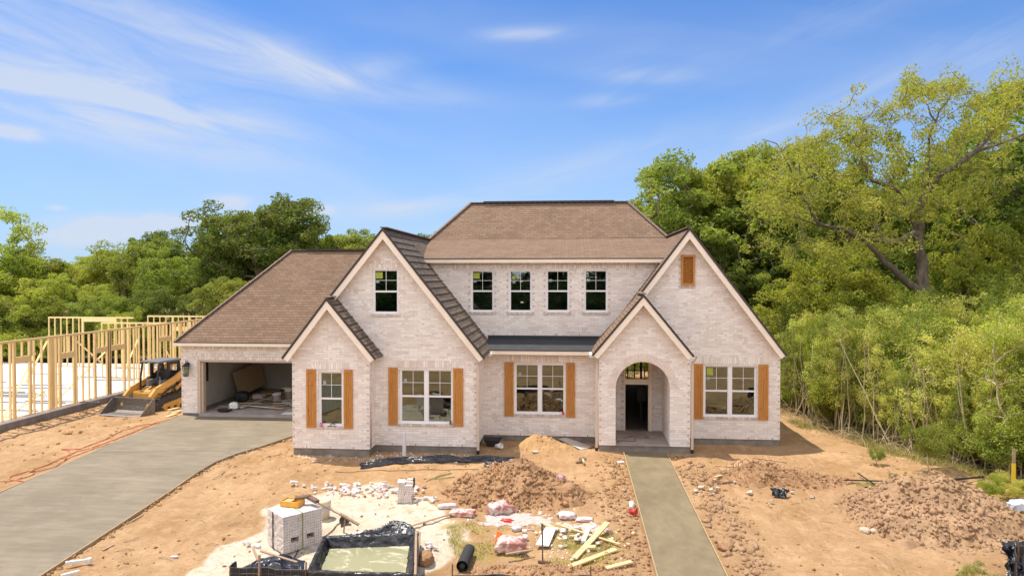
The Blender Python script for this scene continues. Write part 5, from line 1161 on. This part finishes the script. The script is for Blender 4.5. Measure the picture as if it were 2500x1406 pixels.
cable('yard_line', [(818, 1153), (950, 1152), (1080, 1148), (1170, 1146)], .008, M['dark'], 'thin dark line stretched over the sand below the black sheet')
cable('pale_cord', [(1040, 1176), (1080, 1160), (1100, 1155), (1060, 1170), (1110, 1165)], .012, M['green'], 'tangled olive green cord on the sand right of the small brick stack')
cable('garden_hose', [(2117, 1216), (2122, 1205), (2135, 1203), (2150, 1207), (2160, 1216)], .022, M['green_hose'], 'pale green hose arching out of the grass beside the large dirt heap')
# black pipes lying behind the large heap, root debris
for i, (A, C, rr) in enumerate([((2110, 1198), (2400, 1172), .03), ((2130, 1205), (2340, 1182), .025), ((2095, 1160), (2140, 1194), .02), ((2060, 1192), (2200, 1180), .02)]):
    b = MB(); p, q = G(*A, ), G(*C); p.z = gz1(p.x, p.y)+rr+.04*i; q.z = gz1(q.x, q.y)+rr+.05; b.cyl(p, q, rr, n=8); one(b, 'black_pipe', M['black'], ['longest black pipe lying behind the large dirt heap', 'second black pipe lying alongside the longest one', 'short black rod slanting up left of the pale green hose', 'thin black pipe reaching left towards the root debris'][i], 'pipe')
b = MB(); rr_ = random.Random(4)
for i in range(170):
    x = rr_.gauss(5.6, .75); yy = rr_.gauss(20.75, .22); z = gz1(x, yy)+.22*math.exp(-((x-5.9)/1.6)**2); a = rr_.uniform(0, 6.3); L = rr_.uniform(.15, .55); pts = [Vector((x, yy, z))]
    for k in range(5): a += rr_.uniform(-.8, .8); pts.append(pts[-1]+Vector((math.cos(a)*L/5, math.sin(a)*L/5, rr_.uniform(-.05, .10))))
    b.tube(pts, [.010, .009, .008, .007, .005, .003], 4)
tag(b.build('root_tangle', M['straw']), 'tangle of dry roots and vines on the debris mound right of the walk', 'roots')
b = MB()
for x, w in ((4.95, .16), (5.15, .22), (5.65, .30)): b.tube([(x-w, 20.8, -.1), (x-w*.9, 20.75, .30), (x, 20.7, .45), (x+w*.8, 20.75, .32), (x+w, 20.7, -.1)], .010, 5)
b.tube([(4.3, 20.9, .15), (5.6, 20.6, .18), (6.9, 20.5, .05)], .011, 5); b.tube([(5.2, 20.8, .0), (5.35, 20.6, .5), (6.3, 20.6, .38)], .010, 5)
one(b, 'bent_rebar', M['rust'], 'bent rusty wires looping up from the root debris mound', 'rebar')
V, F = crumple(G(1880, 1190, .25), G(1925, 1195, .22), G(1920, 1215, .05), G(1890, 1212, .05), 24, 14, .14, 61); tag(sheet('plastic_rag', [(V, F)], M['poly']), 'small black plastic rag hanging on the debris mound', 'rag')
A = G(1752, 1188); b = MB(); b.bar((A.x, A.y, A.z+.12), (A.x+.7, A.y+.1, A.z+.18), .035, .035); b.bar((A.x-.02, A.y, A.z+.02), (A.x, A.y, A.z+.26), .05, .04); one(b, 'sledgehammer', M['oldwood'], 'old hammer with a dark head resting on the left end of the debris mound', 'hammer')
b = MB(); p = G(2474, 1206); b.box(-.05, .05, -.015, .015, 0, .95); o = one(b, 'survey_stake', simple('yellow_paint', (.75, .50, .03), .6), 'yellow survey stake standing at the right edge before the thicket', 'stake', loc=(p.x, p.y, gz1(p.x, p.y)))
b = MB(); b.box(-.045, .045, -.012, .012, .95, 1.35); b.build('stake_top', M['oldwood'], o)
p = G(2488, 1246); sack(2488, 1246, .5, .3, .3, 10, simple('pale_blue_plastic', (.62, .66, .78), .4), 'pale blue white plastic bag at the right edge by the grass', 31, name='plastic_bag', cr=.5)
# scraps of lumber beside the garage pier
for i, (px, py, a) in enumerate([(424, 1004, 10), (432, 1010, 30), (418, 1016, -15)]): plank((px-14, py+3), (px+12, py-4), .16, .03, M['lumber'], ['top pale board scrap of the pile beside the loader track', 'middle pale board scrap beside the garage pier', 'lowest pale board scrap on the dirt beside the garage pier'][i], dz=.03+.05*(2-i))
for i, (px, py) in enumerate([(440, 938), (430, 932)]): pass
# inside the garage ----------------------------------------------------
gz_ = -.04
b = MB(); b.bar((-16.15, 31.6, .62), (-15.95, 34.1, .85), .02, 1.2, up=(-.25, .05, 1)); one(b, 'plywood_sheet', M['ply'], 'sheet of plywood leaning against the garage wall', 'plywood')
rg = random.Random(9)
for i in range(44):
    x = rg.uniform(-15.9, -11.6); yy = rg.uniform(28.7, 33); a = rg.gauss(.35, .5); L = rg.uniform(.8, 2.2); z = gz_+.03+.018*(i % 5)
    b = MB(); b.bar((x, yy, z), (x+math.cos(a)*L, yy+math.sin(a)*L, z+rg.uniform(0, .1)), rg.uniform(.06, .16), .025); one(b, 'plank_scrap', [M['oldwood'], M['lumber'], M['drywall']][i % 3], ['dark plank scrap', 'pale plank scrap', 'grey board scrap'][i % 3]+' strewn on the garage floor', 'plank', ['dark plank scraps', 'pale plank scraps', 'grey board scraps'][i % 3]+' on the garage floor')
pail(0, 0, .19, .42, M['white'], 'white bucket standing on the garage floor', loc=Zp(676, 981, gz_))
pail(0, 0, .22, .55, M['creamp'], 'taller cream bucket half hidden behind the left bay wall', loc=Zp(706, 976, gz_))
b = MB(); b.box(-.26, .26, -.2, .2, .0, .03); one(b, 'bucket_lid', M['white'], 'white lid lying over the taller cream bucket', 'lid', loc=Zp(706, 976, gz_)+Vector((0, 0, .56)))  # lid of the cream bucket, a thin flat slab
sack(0, 0, .6, .45, .5, 20, M['black'], 'black bag slumped on the garage floor below the plywood', 44, name='black_bag').location = Zp(590, 968, .2)
sack(0, 0, .35, .3, .32, 20, M['white'], 'white jug lying near the garage threshold', 46, name='white_jug').location = Zp(571, 990, .13)
sack(0, 0, .55, .35, .25, -5, M['sackw'], 'pale carton lying at the back of the garage floor', 47, name='carton').location = Zp(632, 968, .1)
b = MB(); b.lathe([(0, 0), (.25, .02), (.30, .09), (.27, .09), (.22, .04), (0, .03)], n=18); one(b, 'paint_tray', M['fabric'], 'shallow dark pan just inside the garage threshold', 'pan', loc=Zp(548, 1004, gz_))
b = MB(); b.box(-.55, .2, -.25, .25, 0, .02); one(b, 'insulation_sheet', M['white'], 'white panel on the garage threshold at the bay wall', 'board', loc=(-11.8, 28.3, gz_+.01))

# ------------------------------------------------------------------ trees
def skeleton(seed, h, env, nat, th, r0, lean=(0, 0), step=.5):
    """trunk plus limbs grown towards attraction points; returns segments and tip points"""
    g = np.random.default_rng(seed); nodes = [np.array([0, 0, -.3])]; par = [-1]
    n = max(3, int(th/step))
    for i in range(1, n+1):
        f = i/n; nodes.append(np.array([lean[0]*f+g.normal()*.05, lean[1]*f+g.normal()*.05, th*f])); par.append(len(nodes)-2)
    fork0 = max(1, int(n*.55)); A = env(g, nat); order = np.argsort(np.linalg.norm(A-nodes[-1], axis=1)); tips = []
    for k in order:
        a = A[k]; P = np.array(nodes[fork0:]); d = np.linalg.norm(P-a, axis=1)+.55*np.maximum(0, P[:, 2]-a[2]+.2); j = int(np.argmin(d))+fork0
        s = nodes[j]; L = np.linalg.norm(a-s); m_ = max(1, int(L/step)); cur = j; side = g.normal(size=3)*.10*L; side[2] = abs(side[2])*.5
        for i in range(1, m_+1):
            f = i/m_; q = s+(a-s)*f+side*math.sin(math.pi*f)+g.normal(size=3)*.03; nodes.append(q); par.append(cur); cur = len(nodes)-1
        tips.append(cur)
    w = np.zeros(len(nodes)); 
    for k in tips: w[k] += 1
    for i in range(len(nodes)-1, 0, -1): w[par[i]] += w[i]
    rad = r0*np.power(np.maximum(w, .6)/max(w.max(), 1), .52)
    return np.array(nodes), par, rad, np.array([nodes[k] for k in tips])
def limb_mesh(name, N, par, rad, ns=6, rmin=.012):
    rad = np.maximum(rad, rmin); V = []; F = []; n = len(N); a = np.arange(ns)*2*math.pi/ns
    for i in range(1, n):
        p, q = N[par[i]], N[i]; d = q-p; L = np.linalg.norm(d)
        if L < 1e-5: continue
        d = d/L; x = np.cross(d, [0.3, .9, .1]); x /= np.linalg.norm(x); y_ = np.cross(d, x); b0 = len(V)*1
        r1 = min(rad[par[i]], rad[i]*1.35+.01); k = len(V)
        for c, r_ in ((p, r1), (q+d*rad[i]*.3, rad[i])):
            for t_ in a: V.append(c+(x*math.cos(t_)+y_*math.sin(t_))*r_)
        for j in range(ns): F.append((k+j, k+(j+1) % ns, k+ns+(j+1) % ns, k+ns+j))
    return npmesh(name, V, F, True)
def leaf_mesh(name, C, n, spread, size, g, flat=.65, up=.35):
    m_ = len(C); N = m_*n; cc = np.repeat(C, n, 0); sc = np.repeat(g.uniform(.6, 1.3, m_), n)[:, None]
    r_ = g.normal(size=(N, 3)); r_ /= np.linalg.norm(r_, axis=1)[:, None]; r_ *= g.uniform(.25, 1, (N, 1))**.5
    P = cc+r_*sc*np.array([spread, spread, spread*flat]); nr = g.normal(size=(N, 3))+r_*.8+np.array([0, 0, up*2]); nr /= np.linalg.norm(nr, axis=1)[:, None]
    t1 = np.cross(nr, g.normal(size=(N, 3))); t1 /= np.linalg.norm(t1, axis=1)[:, None]; t2 = np.cross(nr, t1)
    s = size*g.uniform(.55, 1.25, (N, 1)); l_ = s*.62
    V = np.stack([P-t1*s, P-t2*l_*.7+nr*s*.1, P+t1*s, P+t2*l_*.7+nr*s*.1], 1).reshape(-1, 3); F = np.arange(N*4).reshape(-1, 4)
    return npmesh(name, V, F)
def env_round(h, r_, z0, lobes=9, seed=0):
    def f(g, n):
        zc = (h+z0)/2; hz_ = (h-z0)/2; L = g.normal(size=(lobes, 3)); L /= np.linalg.norm(L, axis=1)[:, None]; L[:, 2] = L[:, 2]*.8+.15; out = []
        Lr = g.uniform(.32, .52, lobes)
        while len(out) < n:
            k = g.integers(lobes); d = g.normal(size=3); d /= np.linalg.norm(d); q = L[k]*.62+d*Lr[k]*g.uniform(.55, 1)**.5
            if np.linalg.norm(q) < .25: continue
            out.append([q[0]*r_, q[1]*r_, zc+q[2]*hz_])
        return np.array(out)
    return f
def env_col(g, n):
    z = .9+4.1*g.uniform(0, 1, n)**.8; r_ = (.25+.75*np.sin(np.pi*np.clip((z-.4)/4.9, 0, 1)))*1.15*np.sqrt(g.uniform(.05, 1, n)); a = g.uniform(0, 6.283, n)
    return np.column_stack([r_*np.cos(a), r_*np.sin(a), z])
def proto(kind, seed):
    g = np.random.default_rng(seed)
    if kind == 'broad': sk_ = skeleton(seed, 10, env_round(10, 4.2, 2.0, 11), 190, 3.2, .26, (g.normal()*.3, g.normal()*.3)); lf = (150, .58, .105, .75, .2); ns = 6
    elif kind == 'tall': sk_ = skeleton(seed, 10, env_round(10, 3.2, 2.6, 10), 150, 4.2, .22, (g.normal()*.4, 0)); lf = (150, .50, .095, .75, .2); ns = 6
    elif kind == 'open': sk_ = skeleton(seed, 10, env_round(10, 3.9, 3.6, 12), 120, 4.6, .24, (.3, .2)); lf = (140, .50, .10, .75, .2); ns = 6
    elif kind == 'bush': sk_ = skeleton(seed, 3, env_round(3, 1.8, .1, 8), 60, .5, .05, (0, 0), .3); lf = (230, .40, .055, .9, .15); ns = 4
    elif kind == 'sapling': sk_ = skeleton(seed, 5, env_col, 72, 3.6, .032, (g.normal()*.6, g.normal()*.5), .3); lf = (72, .27, .050, 1.0, .35); ns = 4
    N, par, rad, tips = sk_
    tr = limb_mesh('trunk', N, par, rad, ns, .012 if kind not in ('sapling', 'bush') else .006); cr = leaf_mesh('crown', tips, lf[0], lf[1], lf[2], g, *lf[3:])
    tr.materials.append(M['bark'] if kind not in ('sapling', 'bush') else M['twig']); cr.materials.append(M['leaf_mid']); return tr, cr
HREF = {'broad': 10, 'tall': 10, 'open': 10, 'bush': 3, 'sapling': 5}
PROTO = {}
def tree(kind, v, x, yy, h, w=1.0, leaf='leaf_mid', label='', group=None, name='tree', cat='tree', rz=None, z=None):
    if (kind, v) not in PROTO: PROTO[(kind, v)] = proto(kind, 100+v*7+len(kind))
    tr, cr = PROTO[(kind, v)]; s = h/HREF[kind]
    e = empty(name, (x, yy, (gz1(x, yy) if z is None else z)), random.uniform(0, 6.28) if rz is None else rz, label, cat, group); e.scale = (s*w, s*w, s)
    for me_, nm in ((tr, 'trunk'), (cr, 'crown')):
        o = bpy.data.objects.new(nm, me_); COL.objects.link(o); o.parent = e
        if nm == 'crown': o.material_slots[0].link = 'OBJECT'; o.material_slots[0].material = M[leaf]
    return e
def tree_px(kind, v, px, top, Y, w, leaf, label, group=None, name='tree', **k):
    q = Yp(px, top, Y); zg = gz1(q.x, Y); return tree(kind, v, q.x, Y, (q.z-zg)/1.0, w, leaf, label, group, name, **k)
# left and rear woodland, nearest to farthest
tree_px('broad', 0, -30, 500, 47, 1.05, 'leaf_yel', 'tall yellowish green tree at the left edge of the photo')
tree_px('tall', 1, 75, 600, 50, 1.2, 'leaf_mid', 'olive green tree just right of the tall one at the left edge')
tree_px('broad', 1, 150, 660, 46, 1.15, 'leaf_yel', 'bright yellow green rounded tree behind the left end of the timber frame')
tree_px('broad', 2, 30, 700, 44.5, 1.2, 'leaf_mid', 'low green tree at the far left behind the timber frame')
tree_px('broad', 0, 345, 565, 58, 1.1, 'leaf_mid', 'broad green tree midway between the left edge and the big oak')
tree_px('tall', 2, 270, 600, 64, 1.25, 'leaf_yel', 'pale hazy green tree standing behind the broad green tree')
tree_px('broad', 3, 470, 575, 55, 1.05, 'leaf_mid', 'full green tree touching the left side of the big dark oak')
tree_px('open', 0, 418, 548, 62, 1.0, 'leaf_deep', 'open topped dark tree showing sky through its crown left of the big oak')
tree_px('broad', 1, 400, 690, 47, 1.1, 'leaf_deep', 'dark green tree standing behind the two rear stud walls')
tree_px('broad', 2, 545, 655, 44, .95, 'leaf_mid', 'bright round tree in front of the big oak beside the garage roof')
tree_px('open', 1, 655, 462, 52, 1.18, 'leaf_deep', 'big dark oak rising highest above the garage roof')
tree_px('broad', 3, 590, 560, 54, .9, 'leaf_deep', 'dark tree filling in under the left of the big oak')
tree_px('broad', 2, 648, 480, 55, 1.12, 'leaf_deep', 'full dark crown filling in behind the big dark oak')
tree_px('broad', 0, 712, 488, 56, .85, 'leaf_deep', 'dark rounded crown making up the right half of the big oak')
tree_px('broad', 3, 800, 545, 62, 1.1, 'leaf_deep', 'dark green tree between the big oak and the left gable')
tree_px('broad', 3, 715, 548, 62, 1.1, 'leaf_mid', 'mid green tree just right of the big dark oak')
tree_px('tall', 0, 775, 562, 60, 1.5, 'leaf_gold', 'golden yellow tree above the garage roof ridge')
tree_px('broad', 1, 850, 548, 66, 1.15, 'leaf_mid', 'green tree behind the golden tree above the garage ridge')
tree_px('broad', 2, 910, 552, 60, 1.05, 'leaf_mid', 'green tree just left of the tall left gable peak')
tree_px('tall', 2, 1058, 556, 64, 1.0, 'leaf_deep', 'dark treetop peeking between the left gable and the main roof')
tree_px('broad', 0, 990, 590, 68, .9, 'leaf_mid', 'low treetop just right of the left gable peak')
tree_px('broad', 3, 235, 700, 46, 1.1, 'leaf_mid', 'green tree behind the middle of the timber frame')
tree_px('broad', 0, 320, 745, 44.2, .9, 'leaf_yel', 'low bright tree right behind the rear stud wall')
tree_px('bush', 0, 90, 790, 43.6, 1.3, 'leaf_yel', 'light green bush behind the left end of the slab', name='bush', cat='bush')
FILL = 'trees of the woodland behind'
rt_ = random.Random(12)
kinds = ['broad', 'tall', 'broad']
for i in range(26):
    px = -260+i*66+rt_.uniform(-20, 20); Y = rt_.uniform(66, 84); top = 640+rt_.uniform(-18, 12) if px < 330 else 600+rt_.uniform(-10, 25)
    tree_px(kinds[i % 3], i % 3, px, top, Y, 1.1, ['leaf_mid', 'leaf_yel', 'leaf_deep'][i % 3], 'woodland tree in the far row behind the houses', FILL)
for i in range(34):
    px = -120+i*30+rt_.uniform(-10, 10); Y = rt_.uniform(43.2, 46.5)
    tree_px('bush', i % 3, px, 800+rt_.uniform(-40, 30), Y, 1.2, ['leaf_mid', 'leaf_deep', 'leaf_yel'][i % 3], 'leafy undergrowth bush at the foot of the woodland behind the slab', 'undergrowth behind the slab', 'bush', cat='bush')
# right woodland -----------------------------------------------------
# the spreading oak with its bare forked limbs, built for this place
def oak():
    g = np.random.default_rng(77); bx_ = Yp(2255, 725, 31.5).x; z0 = -.3
    def loc(px, py, Y): q = Yp(px, py, Y); return np.array([q.x-bx_, Y-31.5, q.z-z0])
    nodes = [np.array([.1, 0, -.3])]; par = [-1]; rads = [.34]
    def limb(start, pts, r0, r1):
        s = start; P = [nodes[start]]+[loc(*p) for p in pts]; n = 0
        for a, c in zip(P[:-1], P[1:]): n += max(2, int(np.linalg.norm(c-a)/.35))
        k = 0; cur = start
        for a, c in zip(P[:-1], P[1:]):
            m_ = max(2, int(np.linalg.norm(c-a)/.35))
            for i in range(1, m_+1): k += 1; nodes.append(a+(c-a)*i/m_+g.normal(size=3)*.03); par.append(cur); cur = len(nodes)-1; rads.append(r0+(r1-r0)*k/n)
        return cur
    t1_ = limb(0, [(2262, 900, 31.5), (2258, 725, 31.5)], .34, .30)
    a = limb(t1_, [(2250, 640, 31.5), (2238, 570, 31.5)], .27, .20)
    lo = limb(t1_, [(2205, 680, 31.2), (2160, 640, 30.8), (2120, 590, 30.5), (2060, 560, 30.2), (1990, 540, 30)], .20, .04)
    b1 = limb(a, [(2245, 500, 31.4), (2290, 430, 31.2), (2380, 375, 31), (2440, 300, 30.8), (2490, 260, 30.6)], .20, .035)
    b2 = limb(a, [(2200, 470, 31.3), (2130, 440, 31.2), (2080, 330, 31)], .14, .03)
    b3 = limb(a+0, [(2180, 590, 31), (2080, 575, 30.6), (2000, 545, 30.3), (1960, 480, 30), (1950, 400, 30)], .15, .03)
    c1 = limb(b1-12, [(2270, 320, 31), (2310, 250, 31), (2350, 200, 31)], .08, .02)
    c2 = limb(c1-5, [(2260, 260, 31), (2225, 215, 31)], .04, .015); c3 = limb(b1-6, [(2500, 330, 31), (2580, 290, 31)], .07, .02)
    c4 = limb(lo-6, [(1920, 520, 30), (1840, 500, 30)], .05, .02); c5 = limb(b2-2, [(2110, 300, 31), (2140, 260, 31)], .04, .015)
    c6 = limb(b3-4, [(1900, 350, 30), (1860, 340, 30)], .04, .015)
    fixed = len(nodes)
    tips = []
    cl = [(2060, 300, 31, 90, 45), (2180, 265, 31, 55, 40), (1990, 370, 30.5, 110, 60), (2120, 400, 31, 120, 70), (2280, 225, 31, 60, 40), (2340, 210, 31, 40, 35), (2230, 215, 31, 30, 25), (2300, 340, 31, 90, 60), (2400, 290, 31, 90, 70), (2470, 230, 31, 60, 50), (2200, 500, 31, 150, 60), (2050, 490, 30, 130, 60), (1930, 440, 30, 90, 60), (1880, 500, 30, 70, 50), (1990, 600, 30, 130, 40), (2350, 470, 31, 120, 70), (2440, 400, 31, 70, 70), (2130, 600, 31, 110, 40)]
    for cx, cy, Y, sx, sy in cl:
        for _ in range(int(11+sx*sy/330)):
            p = loc(cx+g.normal()*sx*.5, cy+g.normal()*sy*.5, Y+g.normal()*1.6)
            P = np.array(nodes[12:]); d = np.linalg.norm(P-p, axis=1); j = int(np.argmin(d))+12; s = nodes[j]; L = np.linalg.norm(p-s); m_ = max(1, int(L/.4)); cur = j; rb = min(rads[j]*.6, .012+.016*L)
            for i in range(1, m_+1): nodes.append(s+(p-s)*i/m_+g.normal(size=3)*.05); par.append(cur); cur = len(nodes)-1; rads.append(max(.010, rb*(1-i/m_)+.010))
            tips.append(nodes[cur])
    e = empty('oak_tree', (bx_, 31.5, z0), 0, 'tallest oak on the right with a forked bare trunk and long spreading limbs', 'tree')
    tr = limb_mesh('trunk', np.array(nodes), par, np.array(rads), 7, .010); tr.materials.append(M['bark']); o = bpy.data.objects.new('trunk', tr); COL.objects.link(o); o.parent = e
    cr = leaf_mesh('crown', np.array(tips), 95, .44, .066, g, .8, .1); cr.materials.append(M['leaf_oak']); o = bpy.data.objects.new('crown', cr); COL.objects.link(o); o.parent = e
oak()
tree_px('tall', 0, 1700, 368, 42, 1.15, 'leaf_mid', 'tall green tree just right of the main roof ridge')
tree_px('broad', 2, 1830, 400, 45, .85, 'leaf_mid', 'tall mid green tree between the green one by the roof and the oak')
tree_px('tall', 1, 1770, 345, 44, .9, 'leaf_yel', 'slender yellow green tree overtopping its neighbours right of the roof')
tree_px('broad', 1, 1650, 520, 46, .85, 'leaf_deep', 'darker lower tree behind the right end of the main roof')
tree_px('open', 0, 2450, 330, 36, 1.1, 'leaf_deep', 'dark open oak at the right edge behind the spreading oak')
tree_px('tall', 2, 2540, 200, 38, 1.2, 'leaf_mid', 'tall tree cut off by the right edge of the photo')
tree_px('broad', 2, 1905, 318, 43, .80, 'leaf_yel', 'tall olive crown between the slender tree and the oak')
tree_px('broad', 0, 2045, 300, 45, .80, 'leaf_mid', 'full green crown directly behind the left half of the oak')
tree_px('broad', 3, 2190, 345, 44, .75, 'leaf_mid', 'green crown directly behind the middle of the oak')
tree_px('broad', 1, 2380, 300, 43, .75, 'leaf_yel', 'olive green crown behind the right half of the oak')
tree_px('broad', 1, 2010, 590, 35, 1.0, 'leaf_yel', 'bright yellow green tree under the left limbs of the oak')
tree_px('broad', 3, 2330, 600, 35.5, .9, 'leaf_mid', 'fresh green tree filling in right of the oak trunk')
tree_px('broad', 0, 2420, 500, 33, .8, 'leaf_yel', 'golden green tree at the right below the dark oak')
tree_px('broad', 3, 2080, 520, 40, 1.0, 'leaf_deep', 'dark green tree deep in shade behind the oak trunk')
tree_px('broad', 2, 2320, 560, 39, 1.0, 'leaf_deep', 'dark tree behind and right of the oak trunk')
tree_px('broad', 0, 1900, 560, 41, .9, 'leaf_deep', 'dark broad tree behind the right gable roof')
tree_px('tall', 1, 1780, 560, 40, 1.0, 'leaf_deep', 'shaded green tree directly behind the right gable peak')
for i in range(16):
    px = 1560+i*72+rt_.uniform(-20, 20); Y = rt_.uniform(50, 66)
    tree_px(kinds[i % 3], i % 3, px, 470+rt_.uniform(-60, 60), Y, .9, ['leaf_mid', 'leaf_deep', 'leaf_yel'][i % 3], 'woodland tree in the back row of the right hand wood', 'back row of the right hand wood')
# dense young growth along the edge of the yard
def edge_x(y_):
    P = np.array(FEDGE)[:, :2]; o = np.argsort(P[:, 1]); return float(np.interp(y_, P[o, 1], P[o, 0]))
n = 0
TH = 'young trees of the thicket'
for row, (d0, d1, cnt, h0, h1) in enumerate([(.2, 1.2, 40, 2.4, 4.3), (1.2, 3, 52, 3.6, 5.0), (3, 6, 56, 4.2, 5.5), (6, 11, 40, 4.6, 5.9)]):
    for i in range(cnt):
        yy = 21.0+(38-21.0)*(i+rt_.random())/cnt; x = edge_x(yy)+rt_.uniform(d0, d1)+(0 if row < 2 else .5)
        h = rt_.uniform(h0, h1)*(1 if yy > 24 else .9)
        tree('sapling', n % 5, x, yy, h, rt_.uniform(.65, 1.05), ['leaf_lime', 'leaf_yel', 'leaf_lime', 'leaf_lime', 'leaf_mid'][n % 5], 'slender young tree in the dense thicket right of the house', TH, 'young_tree'); n += 1
for i in range(48):   # hedge across the street, seen only in the panes
    tree('bush', i % 3, -40+i*1.75, -13+rt_.uniform(-2, 1), rt_.uniform(5, 7), 1.1, 'leaf_far', 'big shrub across the street reflected in the windows', 'shrubs across the street', 'bush', cat='bush', z=-.8)
for i in range(34):   # the thicket's southern front, in front of the right edge of the picture
    x = 13.0+i*.30+rt_.uniform(-.2, .2); yy = 21.4-(x-13)*.22+rt_.uniform(0, 3.5)
    tree('sapling', n % 5, x, yy, rt_.uniform(3.2, 5.4), rt_.uniform(.9, 1.3), ['leaf_lime', 'leaf_lime', 'leaf_yel'][n % 3], 'slender young tree in the dense thicket right of the house', TH, 'young_tree'); n += 1
for i in range(60):
    yy = 20.6+(36-20.6)*rt_.random(); x = edge_x(yy)+rt_.uniform(.3, 5); tree('bush', i % 3, x, yy, rt_.uniform(.8, 2.6), rt_.uniform(.8, 1.3), ['leaf_lime', 'leaf_mid', 'leaf_yel'][i % 3], 'leafy bush filling the foot of the thicket', 'bushes at the foot of the thicket', 'bush', cat='bush')
for i, (px, py, h, lf, lab) in enumerate([(2265, 1160, 1.5, 'leaf_mid', 'bright leafy bush standing forward of the thicket'), (2460, 1215, .85, 'leaf_lime', 'low green bush at the right edge beside the yellow stake'), (2190, 1200, .55, 'leaf_mid', 'low weeds beside the pale green hose'), (2140, 1135, .5, 'leaf_mid', 'small weed clump on the sand before the thicket'), (2420, 1215, .7, 'leaf_yel', 'yellowish bush left of the low green bush at the right edge')]):
    q = G(px, py); tree('bush', i % 3, q.x, q.y, h, .9, lf, lab, None, 'bush', cat='bush')
# leaning dead stems at the thicket foot
for i in range(110):
    yy = rt_.uniform(20.8, 33); x = edge_x(yy)+rt_.uniform(-.1, 1.6); z = gz1(x, yy); b = MB(); a = rt_.gauss(0, .22); c = rt_.gauss(0, .2); L = rt_.uniform(1.2, 4.4)
    b.tube([(x+a*L*f+rt_.gauss(0, .05), yy+c*L*f, z-.05+L*f*(1-.15*f*abs(a))) for f in (0, .25, .5, .75, 1)], [.028, .024, .020, .014, .007], 5)
    one(b, 'bare_stem', M['twig'], 'bare pale stem leaning out of the foot of the thicket', 'stem', 'bare stems at the thicket foot')
bm_ = MB()
for i in range(620):
    yy = 20.7+(33-20.7)*rt_.random(); x = edge_x(yy)+rt_.gauss(.35, .55); z = gz1(x, yy); a = rt_.uniform(0, 6.3); L = rt_.uniform(.5, 1.9); P_ = [Vector((x, yy, z-.03))]
    up_ = rt_.uniform(.35, 1.1)
    for k in range(5): a += rt_.gauss(0, .5); up_ -= .25; P_.append(P_[-1]+Vector((math.cos(a)*L/5*.7, math.sin(a)*L/5*.7, up_*L/5)))
    bm_.tube(P_, [.009, .008, .007, .006, .005, .003], 4)
tag(bm_.build('dry_bramble', simple('dry_bramble', (.42, .33, .18), .9, .3)), kind='stuff')
for i in range(10): tree(kinds[i % 3], i % 3, 24+i*4.2, 27+i*3.1+rt_.uniform(-3, 3), rt_.uniform(9, 12), 1.1, ['leaf_mid', 'leaf_deep'][i % 2], 'woodland tree in the back row of the right hand wood', 'back row of the right hand wood')
for i in range(5): tree('bush', i % 3, 1.0+i*1.1, 40.5+.4*(i % 2), 2.4, 1.0, 'leaf_yel', 'leafy bush behind the house seen through the doorway', 'bushes behind the house', 'bush', cat='bush')
# trees across the street behind the viewpoint (they show in the window panes)
for i in range(12): tree(kinds[i % 3], i % 3, -38+i*7+rt_.uniform(-2, 2), -22+rt_.uniform(-5, 3), rt_.uniform(10, 14), 1.2, 'leaf_far', 'tree across the street reflected in the windows', 'trees across the street', z=-.8)
# grass ---------------------------------------------------------------
def grass(name, polys, n, h, m, seed):
    g = np.random.default_rng(seed); Q = []
    for P in polys:
        P = np.array(P); x0, y0 = P.min(0); x1, y1 = P.max(0); X = g.uniform(x0, x1, n*3); Y = g.uniform(y0, y1, n*3); k = inpoly(X, Y, [tuple(q) for q in P]) & (g.uniform(-.1, .25, n*3) < fbm(X*1.3, Y*1.3, 3, 77)+.02) & ~inpoly(X, Y, WALK)
        Q.append(np.stack([X[k], Y[k]], -1)[:n])
    Q = np.concatenate(Q); N = len(Q); z = ground_z(Q[:, 0], Q[:, 1]); b_ = np.column_stack([Q, z-.01]); a = g.uniform(0, 6.28, N); w = .006; hh_ = h*g.uniform(.4, 1.3, N); L = g.normal(0, .5, (N, 2))
    d = np.column_stack([np.cos(a)*w, np.sin(a)*w, 0*a]); tp_ = b_+np.column_stack([L[:, 0]*hh_, L[:, 1]*hh_, hh_]); V = np.stack([b_-d, b_+d, tp_], 1).reshape(-1, 3)
    return tag(link(name, npmesh(name, V, np.arange(N*3).reshape(-1, 3)), m), kind='stuff')
M['drygrass'] = simple('dry_grass_blade', (.42, .34, .11), .8, .3, 3)
grass('green_grass', GR, 2800, .08, M['grass'], 3); grass('dry_grass', GR, 4500, .08, M['drygrass'], 4)
g_edge = [(x-.8, y_) for x, y_ in FEDGE[2:7]]+[(x+2.5, y_) for x, y_ in FEDGE[2:7][::-1]]
grass('verge_grass', [g_edge], 9000, .2, M['grass'], 8); grass('dry_verge_grass', [g_edge], 12000, .2, M['drygrass'], 9)
